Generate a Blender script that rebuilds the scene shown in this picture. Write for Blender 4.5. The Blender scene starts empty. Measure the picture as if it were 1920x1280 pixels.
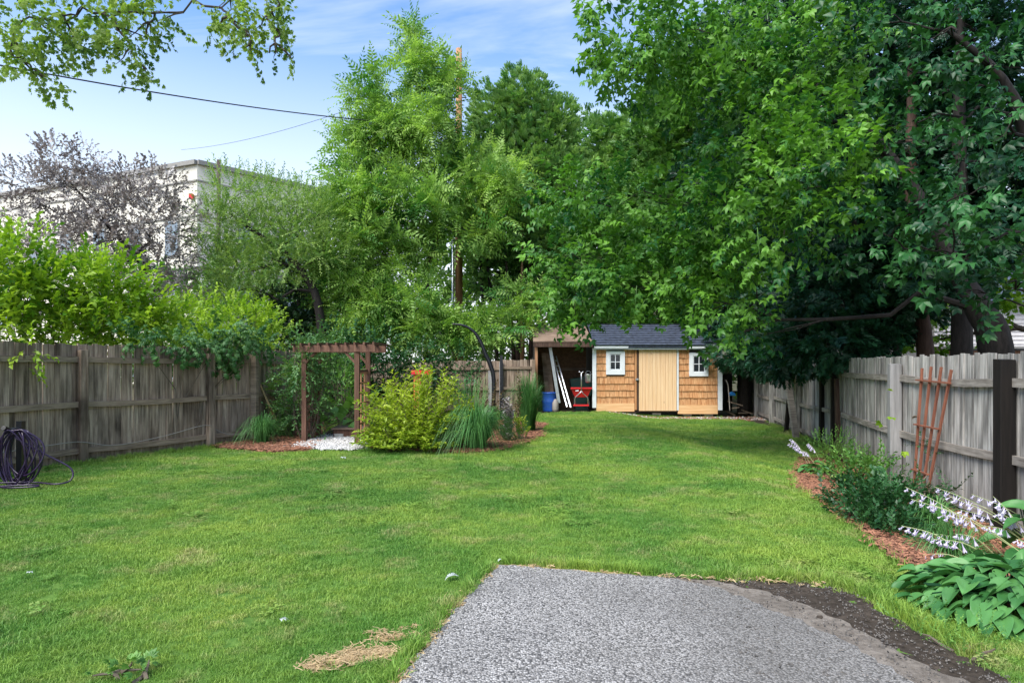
import bpy, math, random
import numpy as np
from mathutils import Vector, Matrix
from mathutils.geometry import delaunay_2d_cdt
R = math.radians
rnd = random.Random(7)
rng = np.random.default_rng(11)
scene = bpy.context.scene
col = scene.collection

# ---------------------------------------------------------------- camera, sky, sun, exposure
F, EYE, HY = 1200.0, 1.5, 685.0          # focal length in photo pixels, eye height, horizon row
cam_d = bpy.data.cameras.new('camera'); cam = bpy.data.objects.new('camera', cam_d); col.objects.link(cam)
cam.location = (0, 0, EYE); cam.rotation_euler = (R(90), 0, 0)
cam_d.sensor_width = 36.0; cam_d.lens = 36.0 * F / 1920; cam_d.shift_y = (HY - 640) / 1920
cam_d.clip_end = 3000; cam_d.clip_start = 0.05
scene.camera = cam
SUN_EL, SUN_AZ = R(52), R(-138)          # azimuth clockwise from +Y: sun high behind the camera
world = bpy.data.worlds.new('World'); scene.world = world; world.use_nodes = True
wn, wl = world.node_tree.nodes, world.node_tree.links
bg = wn['Background']
sky = wn.new('ShaderNodeTexSky'); sky.sky_type = 'NISHITA'; sky.sun_disc = False
sky.sun_elevation = SUN_EL; sky.sun_rotation = SUN_AZ; sky.air_density = 1.0; sky.dust_density = 0.3; sky.ozone_density = 2.5
tc = wn.new('ShaderNodeTexCoord'); sep = wn.new('ShaderNodeSeparateXYZ'); wl.new(tc.outputs['Generated'], sep.inputs[0])
# thin high cloud: flat noise sheet seen in perspective, denser towards the horizon
zc = wn.new('ShaderNodeMath'); zc.operation = 'MAXIMUM'; zc.inputs[1].default_value = 0.0; wl.new(sep.outputs['Z'], zc.inputs[0])
za = wn.new('ShaderNodeMath'); za.operation = 'ADD'; za.inputs[1].default_value = 0.12; wl.new(zc.outputs[0], za.inputs[0])
dv = wn.new('ShaderNodeVectorMath'); dv.operation = 'DIVIDE'
cb = wn.new('ShaderNodeCombineXYZ'); wl.new(za.outputs[0], cb.inputs[0]); wl.new(za.outputs[0], cb.inputs[1]); cb.inputs[2].default_value = 1
wl.new(tc.outputs['Generated'], dv.inputs[0]); wl.new(cb.outputs[0], dv.inputs[1])
mp = wn.new('ShaderNodeMapping'); mp.inputs['Scale'].default_value = (0.55, 1.6, 1.0); mp.inputs['Rotation'].default_value = (0, 0, R(25)); wl.new(dv.outputs[0], mp.inputs[0])
nz = wn.new('ShaderNodeTexNoise'); nz.inputs['Scale'].default_value = 1.3; nz.inputs['Detail'].default_value = 7; nz.inputs['Roughness'].default_value = 0.55; nz.inputs['Distortion'].default_value = 0.5
wl.new(mp.outputs[0], nz.inputs['Vector'])
mr = wn.new('ShaderNodeMapRange'); mr.inputs[1].default_value = 0.43; mr.inputs[2].default_value = 0.72; mr.inputs[3].default_value = 0.0; mr.inputs[4].default_value = 0.75; wl.new(nz.outputs[0], mr.inputs[0])
hz = wn.new('ShaderNodeMapRange'); hz.interpolation_type = 'SMOOTHSTEP'; hz.inputs[1].default_value = 0.08; hz.inputs[2].default_value = 0.60; hz.inputs[3].default_value = 0.92; hz.inputs[4].default_value = 0.0; wl.new(sep.outputs['Z'], hz.inputs[0])
mx = wn.new('ShaderNodeMath'); mx.operation = 'MAXIMUM'; wl.new(mr.outputs[0], mx.inputs[0]); wl.new(hz.outputs[0], mx.inputs[1])
mix = wn.new('ShaderNodeMix'); mix.data_type = 'RGBA'
hs = wn.new('ShaderNodeHueSaturation'); hs.inputs['Saturation'].default_value = 1.42; hs.inputs['Value'].default_value = 0.58; wl.new(sky.outputs[0], hs.inputs['Color'])
wl.new(mx.outputs[0], mix.inputs[0]); wl.new(hs.outputs[0], mix.inputs[6]); mix.inputs[7].default_value = (2.7, 2.82, 3.0, 1)
wl.new(mix.outputs[2], bg.inputs[0]); bg.inputs[1].default_value = 0.15
sun_d = bpy.data.lights.new('sun', 'SUN'); sun_d.energy = 2.2; sun_d.angle = R(45); sun_d.color = (1.0, 0.955, 0.88)
sun = bpy.data.objects.new('sun', sun_d); col.objects.link(sun)
to_sun = Vector((math.sin(SUN_AZ) * math.cos(SUN_EL), math.cos(SUN_AZ) * math.cos(SUN_EL), math.sin(SUN_EL)))
sun.rotation_euler = to_sun.to_track_quat('Z', 'Y').to_euler(); sun.location = to_sun * 50
vs = scene.view_settings
vs.view_transform = 'Standard'; vs.look = 'None'; vs.gamma = 1.0; vs.use_curve_mapping = False; vs.exposure = 1.68
scene.render.film_transparent = False
scene.cycles.max_bounces = 8; scene.cycles.diffuse_bounces = 4; scene.cycles.transmission_bounces = 5; scene.cycles.transparent_max_bounces = 6

# ---------------------------------------------------------------- where things stand
def hgt(x, y):                            # the yard falls 20 cm towards the right-hand fence
    t = np.clip((np.asarray(x, float) - 2.8) / 1.9, 0, 1)
    return -0.2 * t * t * (3 - 2 * t)
def G(px, py):
    z = 0.0
    for _ in range(12):
        Y = (EYE - z) * F / (py - HY); X = (px - 960) * Y / F; z = float(hgt(X, Y))
    return Vector((X, Y, z))
def P(px, py, Y): return Vector(((px - 960) * Y / F, Y, EYE + (HY - py) * Y / F))

# ---------------------------------------------------------------- materials
def newmat(name):
    m = bpy.data.materials.new(name); m.use_nodes = True
    return m, m.node_tree.nodes, m.node_tree.links, m.node_tree.nodes['Principled BSDF']
def rgb(c): return (c[0], c[1], c[2], 1.0)
def mixc(n, l, fac, a, b, mode='MIX'):
    k = n.new('ShaderNodeMix'); k.data_type = 'RGBA'; k.blend_type = mode
    for s, v in ((0, fac), (6, a), (7, b)):
        if hasattr(v, 'links'): l.new(v, k.inputs[s])
        elif s == 0: k.inputs[0].default_value = v
        else: k.inputs[s].default_value = rgb(v)
    return k.outputs[2]
def noise(n, l, scale, detail=4, vec=None, rough=0.5):
    t = n.new('ShaderNodeTexNoise'); t.inputs['Scale'].default_value = scale; t.inputs['Detail'].default_value = detail; t.inputs['Roughness'].default_value = rough
    if vec is not None: l.new(vec, t.inputs['Vector'])
    return t.outputs[0]
def ramp(n, l, src, lo, hi, a=0.0, b=1.0):
    k = n.new('ShaderNodeMapRange'); k.inputs[1].default_value = lo; k.inputs[2].default_value = hi; k.inputs[3].default_value = a; k.inputs[4].default_value = b
    l.new(src, k.inputs[0]); return k.outputs[0]
def pos(n): return n.new('ShaderNodeNewGeometry').outputs['Position']
def mapped(n, l, vec, scale, rot=(0, 0, 0)):
    k = n.new('ShaderNodeMapping'); k.inputs['Scale'].default_value = scale; k.inputs['Rotation'].default_value = rot; l.new(vec, k.inputs[0]); return k.outputs[0]
def bump(n, l, h, strength, dist, b):
    k = n.new('ShaderNodeBump'); k.inputs['Strength'].default_value = strength; k.inputs['Distance'].default_value = dist
    l.new(h, k.inputs['Height']); l.new(k.outputs[0], b.inputs['Normal'])
def m_plain(name, c, rough=0.6, metal=0.0, var=0.12, scale=12, bmp=0.0):
    m, n, l, b = newmat(name)
    f = noise(n, l, scale, 5, pos(n)); k = ramp(n, l, f, 0.3, 0.7)
    l.new(mixc(n, l, k, [x * (1 - var) for x in c], [min(1, x * (1 + var)) for x in c]), b.inputs['Base Color'])
    b.inputs['Roughness'].default_value = rough; b.inputs['Metallic'].default_value = metal
    if bmp: bump(n, l, f, bmp, 0.01, b)
    return m
def m_leaf(name, dark, light, trans=0.35, rough=0.42, patch=1.3, tcol=None):
    m, n, l, b = newmat(name)
    at = n.new('ShaderNodeAttribute'); at.attribute_name = 'tint'
    f = noise(n, l, patch, 3, pos(n)); f = ramp(n, l, f, 0.3, 0.7, -0.25, 0.25)
    ad = n.new('ShaderNodeMath'); ad.operation = 'ADD'; ad.use_clamp = True; l.new(at.outputs['Fac'], ad.inputs[0]); l.new(f, ad.inputs[1])
    c = mixc(n, l, ad.outputs[0], dark, light)
    l.new(c, b.inputs['Base Color']); b.inputs['Roughness'].default_value = rough
    b.inputs['Specular IOR Level'].default_value = 0.35
    tr = n.new('ShaderNodeBsdfTranslucent'); t = tcol or (0.92, 1.0, 0.5)
    l.new(mixc(n, l, 1.0, c, t, 'MULTIPLY'), tr.inputs[0])
    g = n.new('ShaderNodeMixShader'); g.inputs[0].default_value = trans
    l.new(b.outputs[0], g.inputs[1]); l.new(tr.outputs[0], g.inputs[2])
    l.new(g.outputs[0], n['Material Output'].inputs[0])
    return m
def m_wood(name, dark, light, tintc, grain=(28, 28, 1.6), rough=0.85, blotch=0.5, rmin=0.0, stain=None, knots=0.0):
    m, n, l, b = newmat(name)
    oi = n.new('ShaderNodeObjectInfo'); p = pos(n)
    off = n.new('ShaderNodeVectorMath'); off.operation = 'MULTIPLY_ADD'; cx = n.new('ShaderNodeCombineXYZ')
    l.new(oi.outputs['Random'], cx.inputs[0]); l.new(oi.outputs['Random'], cx.inputs[2]); l.new(cx.outputs[0], off.inputs[0]); off.inputs[1].default_value = (17, 0, 31); l.new(p, off.inputs[2])
    g = noise(n, l, 1.0, 6, mapped(n, l, off.outputs[0], grain), 0.65)
    g1 = ramp(n, l, g, 0.32, 0.70)
    c = mixc(n, l, g1, dark, light)
    c = mixc(n, l, ramp(n, l, oi.outputs['Random'], 0, 1, rmin, 0.75), c, tintc, 'MIX')
    c2 = mixc(n, l, g1, dark, light)
    c = mixc(n, l, 0.5, c, c2)
    bl = ramp(n, l, noise(n, l, 2.2, 5, mapped(n, l, off.outputs[0], (1, 1, 0.5))), 0.42, 0.72, 0, blotch)
    c = mixc(n, l, bl, c, [x * 0.42 for x in dark])
    if stain:
        s = n.new('ShaderNodeSeparateXYZ'); l.new(p, s.inputs[0])
        st = ramp(n, l, s.outputs[2], stain[0], stain[1], 0.55, 0.0)
        c = mixc(n, l, st, c, stain[2])
    if knots:
        v = n.new('ShaderNodeTexVoronoi'); v.inputs['Scale'].default_value = 1.0; l.new(mapped(n, l, off.outputs[0], (5, 5, 2.2)), v.inputs['Vector'])
        c = mixc(n, l, ramp(n, l, v.outputs['Distance'], 0.0, 0.13, knots, 0), c, [x * 0.3 for x in dark])
    l.new(c, b.inputs['Base Color']); b.inputs['Roughness'].default_value = rough; b.inputs['Specular IOR Level'].default_value = 0.25
    bump(n, l, g, 0.5, 0.006, b)
    return m
M = {}
M['bark'] = m_wood('bark', (0.045, 0.035, 0.028), (0.13, 0.105, 0.085), (0.07, 0.055, 0.045), grain=(22, 22, 5), blotch=0.4)
M['cedar_bark'] = m_wood('cedar_bark', (0.04, 0.024, 0.017), (0.13, 0.08, 0.058), (0.06, 0.036, 0.026), grain=(30, 30, 3), blotch=0.4)
M['dark_bark'] = m_wood('dark_bark', (0.012, 0.010, 0.009), (0.048, 0.040, 0.035), (0.02, 0.017, 0.015), grain=(22, 22, 5))
M['twig'] = m_plain('twig', (0.11, 0.085, 0.06), 0.8)
M['fence_l'] = m_wood('weathered_brown_wood', (0.08, 0.055, 0.038), (0.64, 0.50, 0.38), (0.30, 0.20, 0.135), blotch=0.9, stain=(0.0, 0.35, (0.10, 0.085, 0.055)), knots=0.4)
M['fence_l2'] = m_wood('weathered_rail_wood', (0.14, 0.10, 0.07), (0.44, 0.34, 0.25), (0.30, 0.215, 0.15), grain=(3, 3, 30), blotch=0.5)
M['fence_r'] = m_wood('silver_grey_wood', (0.085, 0.08, 0.072), (0.64, 0.61, 0.56), (0.40, 0.37, 0.335), blotch=0.8, stain=(-0.2, 0.2, (0.16, 0.145, 0.115)), knots=0.3)
M['fence_r2'] = m_wood('rotting_rail_wood', (0.14, 0.12, 0.10), (0.46, 0.42, 0.37), (0.30, 0.26, 0.22), grain=(3, 3, 30), blotch=0.7)
M['post_dark'] = m_wood('blackened_post_wood', (0.006, 0.005, 0.004), (0.022, 0.017, 0.014), (0.010, 0.008, 0.007))
M['post_grey'] = m_wood('grey_post_wood', (0.16, 0.155, 0.15), (0.36, 0.35, 0.34), (0.28, 0.27, 0.26), blotch=0.4)
M['arbor'] = m_wood('red_brown_stained_wood', (0.07, 0.035, 0.024), (0.21, 0.115, 0.08), (0.13, 0.062, 0.042), blotch=0.3)
M['arbor_light'] = m_wood('pale_lattice_wood', (0.26, 0.12, 0.06), (0.52, 0.29, 0.16), (0.36, 0.18, 0.09), blotch=0.2)
M['cedar_new'] = m_wood('new_cedar', (0.32, 0.125, 0.045), (0.80, 0.48, 0.24), (0.50, 0.21, 0.075), grain=(26, 26, 1.2), blotch=0.2, rough=0.7)
M['pine_new'] = m_wood('new_pine', (0.66, 0.42, 0.22), (0.85, 0.64, 0.40), (0.78, 0.50, 0.28), grain=(30, 30, 0.9), blotch=0.0, rough=0.6, knots=0.75)
M['pine_board'] = m_wood('new_pine_board', (0.62, 0.34, 0.15), (0.86, 0.58, 0.32), (0.74, 0.43, 0.2), grain=(1.2, 20, 26), blotch=0.0, rough=0.6, knots=0.7)
M['white'] = m_plain('white_paint', (0.70, 0.735, 0.76), 0.5, var=0.06, scale=6)
M['glass'] = m_plain('dark_window_glass', (0.02, 0.025, 0.03), 0.06)
M['roof_brown'] = m_wood('weathered_plywood', (0.15, 0.10, 0.07), (0.36, 0.26, 0.20), (0.24, 0.17, 0.12), grain=(2, 18, 18), blotch=0.6)
M['roof_grey'] = m_plain('slate_blue_roofing', (0.05, 0.063, 0.095), 0.7, var=0.45, scale=9, bmp=0.4)
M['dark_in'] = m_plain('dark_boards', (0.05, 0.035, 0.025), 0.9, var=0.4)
M['ply_in'] = m_plain('brown_plywood', (0.16, 0.085, 0.045), 0.8, var=0.3)
M['alu'] = m_plain('aluminium', (0.62, 0.63, 0.65), 0.35, 0.9)
M['galv'] = m_plain('galvanised_steel', (0.5, 0.52, 0.53), 0.4, 0.8, var=0.3)
M['red'] = m_plain('red_plastic', (0.62, 0.02, 0.025), 0.4)
M['orange'] = m_plain('orange_wood', (0.62, 0.17, 0.05), 0.6, var=0.3)
M['blue'] = m_plain('blue_plastic', (0.02, 0.09, 0.40), 0.4)
M['sky_blue'] = m_plain('bright_blue_plastic', (0.03, 0.28, 0.8), 0.4)
M['green_dark'] = m_plain('dark_green_plastic', (0.01, 0.045, 0.04), 0.4)
M['black'] = m_plain('black_metal', (0.012, 0.013, 0.016), 0.3)
M['hose'] = m_plain('purple_hose_rubber', (0.028, 0.014, 0.045), 0.3)
M['cable'] = m_plain('grey_cable', (0.28, 0.25, 0.22), 0.6)
M['wire'] = m_plain('black_wire', (0.02, 0.02, 0.025), 0.6)
M['trellis'] = m_wood('terracotta_stained_wood', (0.13, 0.045, 0.028), (0.34, 0.135, 0.08), (0.22, 0.075, 0.045), blotch=0.15)
M['pole'] = m_wood('orange_brown_pole_wood', (0.25, 0.12, 0.06), (0.56, 0.31, 0.17), (0.4, 0.2, 0.1), grain=(9, 9, 0.6), blotch=0.2)
M['bamboo'] = m_plain('dry_bamboo', (0.55, 0.38, 0.17), 0.6)
M['stone'] = m_plain('grey_flagstone', (0.36, 0.35, 0.33), 0.8, var=0.25, bmp=0.4)
M['cream'] = m_plain('cream_stucco', (0.70, 0.66, 0.57), 0.85, var=0.04, scale=0.6)
M['coping'] = m_plain('grey_coping', (0.26, 0.25, 0.23), 0.8)
M['blind'] = m_plain('pale_window_glass', (0.20, 0.25, 0.30), 0.15)
M['siding'] = m_plain('pinkish_white_siding', (0.68, 0.64, 0.62), 0.6, var=0.04)
M['red_fence'] = m_wood('red_brown_boards', (0.22, 0.10, 0.06), (0.42, 0.22, 0.14), (0.32, 0.15, 0.09))
M['yellow_siding'] = m_plain('pale_yellow_siding', (0.62, 0.60, 0.44), 0.7)
M['petal'] = m_leaf('lilac_petal', (0.52, 0.45, 0.66), (0.84, 0.80, 0.90), 0.3, tcol=(0.9, 0.85, 1.0))
M['bud'] = m_plain('pale_green_bud', (0.42, 0.48, 0.22), 0.5)
M['paper'] = m_leaf('silvery_fallen_leaf', (0.38, 0.43, 0.41), (0.55, 0.60, 0.57), 0.15, tcol=(1, 1, 1))
M['chip'] = m_leaf('red_brown_wood_chip', (0.07, 0.03, 0.018), (0.38, 0.175, 0.10), 0.0, 0.8, patch=9)
M['pebble'] = m_leaf('white_pebble', (0.22, 0.21, 0.20), (0.62, 0.61, 0.59), 0.0, 0.7, patch=8)
M['grit'] = m_leaf('dark_grit', (0.02, 0.018, 0.016), (0.20, 0.18, 0.16), 0.0, 0.8, patch=9)
M['straw'] = m_leaf('dry_straw', (0.30, 0.20, 0.10), (0.60, 0.46, 0.26), 0.2, 0.6, patch=9)
# leaves
M['lf_ailanthus'] = m_leaf('pinnate_leaf_green', (0.065, 0.22, 0.04), (0.42, 0.62, 0.14), 0.45, patch=0.7)
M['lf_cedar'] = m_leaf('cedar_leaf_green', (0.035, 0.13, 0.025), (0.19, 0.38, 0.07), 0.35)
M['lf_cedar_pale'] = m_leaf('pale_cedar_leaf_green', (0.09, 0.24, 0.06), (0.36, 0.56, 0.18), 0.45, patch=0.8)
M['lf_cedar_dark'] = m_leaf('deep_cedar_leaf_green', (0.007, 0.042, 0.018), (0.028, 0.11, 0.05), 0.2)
M['lf_elder_shade'] = m_leaf('shaded_elder_leaf_green', (0.008, 0.055, 0.016), (0.058, 0.205, 0.045), 0.25, patch=0.9)  # box elder green darkened to paint the unlit right side
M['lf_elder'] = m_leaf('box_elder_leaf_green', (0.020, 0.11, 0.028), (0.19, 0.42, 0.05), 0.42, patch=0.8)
M['lf_yellow'] = m_leaf('backlit_maple_green', (0.08, 0.22, 0.01), (0.26, 0.45, 0.03), 0.55)
M['lf_overhang'] = m_leaf('yellowish_maple_green', (0.10, 0.23, 0.05), (0.44, 0.58, 0.14), 0.6)
M['lf_plum'] = m_leaf('purple_plum_leaf', (0.16, 0.145, 0.138), (0.50, 0.47, 0.44), 0.15, tcol=(1, 0.8, 0.8))
M['lf_fine'] = m_leaf('fine_leaf_green', (0.11, 0.24, 0.05), (0.42, 0.58, 0.16), 0.4)
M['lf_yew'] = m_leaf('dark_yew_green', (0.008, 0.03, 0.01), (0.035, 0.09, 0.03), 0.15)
M['lf_shrub'] = m_leaf('bright_shrub_green', (0.08, 0.22, 0.015), (0.42, 0.60, 0.05), 0.45)
M['lf_vine'] = m_leaf('creeper_leaf_green', (0.03, 0.11, 0.025), (0.14, 0.29, 0.09), 0.3)
M['lf_gold'] = m_leaf('golden_shrub_green', (0.16, 0.28, 0.02), (0.52, 0.62, 0.06), 0.4)
M['lf_dark'] = m_leaf('dark_bush_green', (0.010, 0.05, 0.014), (0.045, 0.14, 0.04), 0.2)
M['lf_mid'] = m_leaf('mid_plant_green', (0.05, 0.16, 0.03), (0.20, 0.40, 0.08), 0.35)
M['lf_hosta'] = m_leaf('hosta_leaf_green', (0.035, 0.135, 0.035), (0.12, 0.31, 0.085), 0.25, 0.38, patch=5)
M['lf_ninebark'] = m_leaf('bronze_leaf', (0.05, 0.035, 0.02), (0.20, 0.15, 0.06), 0.2)
M['lf_blade'] = m_leaf('ornamental_grass_green', (0.03, 0.13, 0.03), (0.16, 0.36, 0.10), 0.3)
M['lf_back'] = m_leaf('distant_tree_green', (0.04, 0.12, 0.02), (0.20, 0.36, 0.06), 0.4, patch=0.4)

def m_grass():
    m, n, l, b = newmat('lawn_grass_blades'); p = pos(n)
    oi = n.new('ShaderNodeObjectInfo'); at = n.new('ShaderNodeAttribute'); at.attribute_name = 'tint'
    big = ramp(n, l, noise(n, l, 0.62, 5, p, 0.65), 0.42, 0.60)
    med = ramp(n, l, noise(n, l, 2.6, 4, p, 0.6), 0.35, 0.7)
    c = mixc(n, l, big, (0.045, 0.18, 0.025), (0.35, 0.45, 0.07))
    c = mixc(n, l, ramp(n, l, med, 0, 1, 0, 0.55), c, (0.13, 0.29, 0.035))
    c = mixc(n, l, ramp(n, l, at.outputs['Fac'], 0.0, 1, 0.0, 0.6), c, (0.29, 0.49, 0.09))
    c = mixc(n, l, ramp(n, l, noise(n, l, 7.0, 4, p, 0.7), 0.52, 0.66, 0, 0.4), c, (0.045, 0.15, 0.022))
    dry = ramp(n, l, noise(n, l, 1.7, 6, p, 0.75), 0.52, 0.66, 0, 0.9)
    dr2 = n.new('ShaderNodeMath'); dr2.operation = 'MULTIPLY'; l.new(dry, dr2.inputs[0]); l.new(at.outputs['Fac'], dr2.inputs[1])
    c = mixc(n, l, dr2.outputs[0], c, (0.58, 0.47, 0.24))
    l.new(c, b.inputs['Base Color']); b.inputs['Roughness'].default_value = 0.5; b.inputs['Specular IOR Level'].default_value = 0.3
    tr = n.new('ShaderNodeBsdfTranslucent'); l.new(c, tr.inputs[0]); g = n.new('ShaderNodeMixShader'); g.inputs[0].default_value = 0.3
    l.new(b.outputs[0], g.inputs[1]); l.new(tr.outputs[0], g.inputs[2]); l.new(g.outputs[0], n['Material Output'].inputs[0])
    return m
M['grass'] = m_grass()
def m_soil(name, a, b_, scale=14, bm=0.6):
    m, n, l, b = newmat(name); p = pos(n)
    f = noise(n, l, scale, 8, p, 0.7); g = noise(n, l, scale * 0.12, 3, p)
    c = mixc(n, l, ramp(n, l, f, 0.35, 0.68), a, b_); c = mixc(n, l, ramp(n, l, g, 0.35, 0.7, 0, 0.5), c, [x * 0.6 for x in a])
    l.new(c, b.inputs['Base Color']); b.inputs['Roughness'].default_value = 0.95; b.inputs['Specular IOR Level'].default_value = 0.15
    bump(n, l, f, bm, 0.02, b); return m
M['soil'] = m_soil('garden_soil', (0.07, 0.06, 0.035), (0.16, 0.15, 0.08), 10)
M['turf'] = m_soil('turf_thatch', (0.055, 0.13, 0.02), (0.14, 0.24, 0.045), 16)
M['mulch'] = m_soil('red_mulch', (0.07, 0.03, 0.018), (0.22, 0.10, 0.055), 30)
M['dark_dirt'] = m_soil('damp_dark_soil', (0.028, 0.022, 0.016), (0.095, 0.075, 0.058), 22)
M['sandy'] = m_soil('sandy_dirt', (0.13, 0.11, 0.09), (0.28, 0.245, 0.205), 26)
M['straw_soil'] = m_soil('straw_mat', (0.36, 0.24, 0.11), (0.62, 0.46, 0.24), 40)
def m_asphalt():
    m, n, l, b = newmat('worn_asphalt'); p = pos(n)
    v = n.new('ShaderNodeTexVoronoi'); v.inputs['Scale'].default_value = 95; l.new(p, v.inputs['Vector'])
    v2 = n.new('ShaderNodeTexVoronoi'); v2.inputs['Scale'].default_value = 40; l.new(p, v2.inputs['Vector'])
    sp = n.new('ShaderNodeSeparateXYZ'); l.new(v.outputs['Color'], sp.inputs[0])
    c = mixc(n, l, ramp(n, l, sp.outputs[0], 0.05, 0.95), (0.12, 0.112, 0.102), (0.60, 0.575, 0.54))
    sp2 = n.new('ShaderNodeSeparateXYZ'); l.new(v2.outputs['Color'], sp2.inputs[0])
    c = mixc(n, l, ramp(n, l, sp2.outputs[0], 0.3, 1.0, 0, 0.5), c, (0.32, 0.30, 0.28))
    c = mixc(n, l, ramp(n, l, v.outputs['Distance'], 0.45, 0.8), c, (0.05, 0.048, 0.047))
    c = mixc(n, l, ramp(n, l, noise(n, l, 1.1, 5, p, 0.6), 0.40, 0.70, 0.0, 0.45), c, (0.10, 0.095, 0.09))
    x = n.new('ShaderNodeSeparateXYZ'); l.new(p, x.inputs[0])
    ad = n.new('ShaderNodeMath'); ad.operation = 'MULTIPLY_ADD'; l.new(noise(n, l, 1.7, 5, p), ad.inputs[0]); ad.inputs[1].default_value = 1.6; l.new(x.outputs[0], ad.inputs[2])
    c = mixc(n, l, ramp(n, l, ad.outputs[0], 0.9, 2.2, 0.0, 0.5), c, (0.11, 0.10, 0.085))   # darker towards the right
    l.new(c, b.inputs['Base Color']); b.inputs['Roughness'].default_value = 0.8
    iv = n.new('ShaderNodeMath'); iv.operation = 'SUBTRACT'; iv.inputs[0].default_value = 1; l.new(v.outputs['Distance'], iv.inputs[1])
    bump(n, l, iv.outputs[0], 0.9, 0.008, b); return m
M['asphalt'] = m_asphalt()

# ---------------------------------------------------------------- object helpers
ORG = {}
def thing(name, label, cat, loc, group=None):
    o = bpy.data.objects.new(name, None); col.objects.link(o); o.location = loc; o.empty_display_size = 0.2
    ORG[o] = Vector(loc); return tag(o, label, cat, group)
def tag(o, label, cat, group=None):
    o['label'] = label; o['category'] = cat
    if group: o['group'] = group
    return o
def kind(o, k): o['kind'] = k; return o
def link(name, me, parent=None, mat=None, loc=None):
    if mat is not None and not me.materials: me.materials.append(M[mat])
    o = bpy.data.objects.new(name, me); col.objects.link(o)
    if parent is not None:
        o.parent = parent; ORG[o] = ORG.get(parent, Vector()) + Vector(o.location)
    return o
class MB:
    def __init__(s): s.v = []; s.f = []; s.sm = False
    def add(s, vs, fs):
        b = len(s.v); s.v += [Vector(v) for v in vs]; s.f += [[i + b for i in f] for f in fs]; return s
    def box(s, a, b, rot=None, piv=None):
        a, b = Vector(a), Vector(b); vs = [Vector((x, y, z)) for x in (a.x, b.x) for y in (a.y, b.y) for z in (a.z, b.z)]
        if rot is not None:
            c = Vector(piv) if piv is not None else (a + b) / 2; vs = [c + rot @ (v - c) for v in vs]
        return s.add(vs, [(0, 1, 3, 2), (4, 6, 7, 5), (0, 4, 5, 1), (2, 3, 7, 6), (0, 2, 6, 4), (1, 5, 7, 3)])
    def bar(s, p, q, w, h, up=(0, 0, 1)):     # rectangular bar from p to q
        p, q = Vector(p), Vector(q); d = (q - p).normalized(); u = Vector(up)
        x = d.cross(u);
        if x.length < 1e-4: x = d.cross(Vector((1, 0, 0)))
        x.normalize(); z = x.cross(d); x = x * w / 2; z = z * h / 2
        vs = [p - x - z, p + x - z, p + x + z, p - x + z, q - x - z, q + x - z, q + x + z, q - x + z]
        return s.add(vs, [(0, 3, 2, 1), (4, 5, 6, 7), (0, 1, 5, 4), (1, 2, 6, 5), (2, 3, 7, 6), (3, 0, 4, 7)])
    def tube(s, pts, rad, n=6, cap=True):
        pts = [Vector(p) for p in pts]
        if not hasattr(rad, '__len__'): rad = [rad] * len(pts)
        b = len(s.v); ref = Vector((0.31, 0.17, 0.93)); x = None
        for i, p in enumerate(pts):
            d = (pts[min(i + 1, len(pts) - 1)] - pts[max(i - 1, 0)])
            d = d.normalized() if d.length > 1e-9 else Vector((0, 0, 1))
            if x is None: x = d.cross(ref)
            x = x - d * x.dot(d)
            if x.length < 1e-5: x = d.cross(Vector((1, 0, 0)))
            x.normalize(); y = d.cross(x)
            for k in range(n):
                a = 2 * math.pi * k / n; s.v.append(p + (x * math.cos(a) + y * math.sin(a)) * rad[i])
        for i in range(len(pts) - 1):
            for k in range(n):
                k2 = (k + 1) % n; s.f.append([b + i * n + k, b + i * n + k2, b + (i + 1) * n + k2, b + (i + 1) * n + k])
        if cap:
            s.f.append([b + k for k in range(n)][::-1]); s.f.append([b + (len(pts) - 1) * n + k for k in range(n)])
        return s
    def build(s, name, mat, parent=None, smooth=False, label=None):
        org = ORG.get(parent, Vector()) if parent is not None else Vector()
        me = bpy.data.meshes.new(name); me.from_pydata([tuple(v - org) for v in s.v], [], s.f); me.validate()
        if smooth or s.sm: me.shade_smooth()
        o = link(name, me, parent, mat)
        if parent is not None: ORG[o] = org
        if label: o['label'] = label
        return o
def piece(name, me, parent, mat4):            # shares mesh data; world matrix given
    o = bpy.data.objects.new(name, me); col.objects.link(o); o.parent = parent
    o.matrix_local = Matrix.Translation(-ORG.get(parent, Vector())) @ mat4
    return o
def unit_mesh(name, mb, mat):
    me = bpy.data.meshes.new(name); me.from_pydata([tuple(v) for v in mb.v], [], mb.f); me.materials.append(M[mat]); return me
def fast_mesh(name, V, T, tint=None, mat=None):
    me = bpy.data.meshes.new(name); V = np.ascontiguousarray(V, np.float32); T = np.ascontiguousarray(T, np.int32)
    me.vertices.add(len(V)); me.vertices.foreach_set('co', V.ravel())
    me.loops.add(T.size); me.loops.foreach_set('vertex_index', T.ravel())
    me.polygons.add(len(T)); me.polygons.foreach_set('loop_start', np.arange(0, T.size, 3, dtype=np.int32)); 
    me.update(calc_edges=True)
    if tint is not None:
        a = me.attributes.new('tint', 'FLOAT', 'POINT'); a.data.foreach_set('value', np.ascontiguousarray(tint, np.float32))
    if mat: me.materials.append(M[mat])
    return me
def spline(pts, n):                            # Catmull-Rom through points
    pts = [Vector(p) for p in pts]; q = [pts[0]] + pts + [pts[-1]]; out = []
    for i in range(len(pts) - 1):
        a, b, c, d = q[i], q[i + 1], q[i + 2], q[i + 3]
        for k in range(n):
            t = k / n; out.append(0.5 * ((2 * b) + (c - a) * t + (2 * a - 5 * b + 4 * c - d) * t * t + (3 * b - a - 3 * c + d) * t ** 3))
    out.append(pts[-1]); return out

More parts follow.
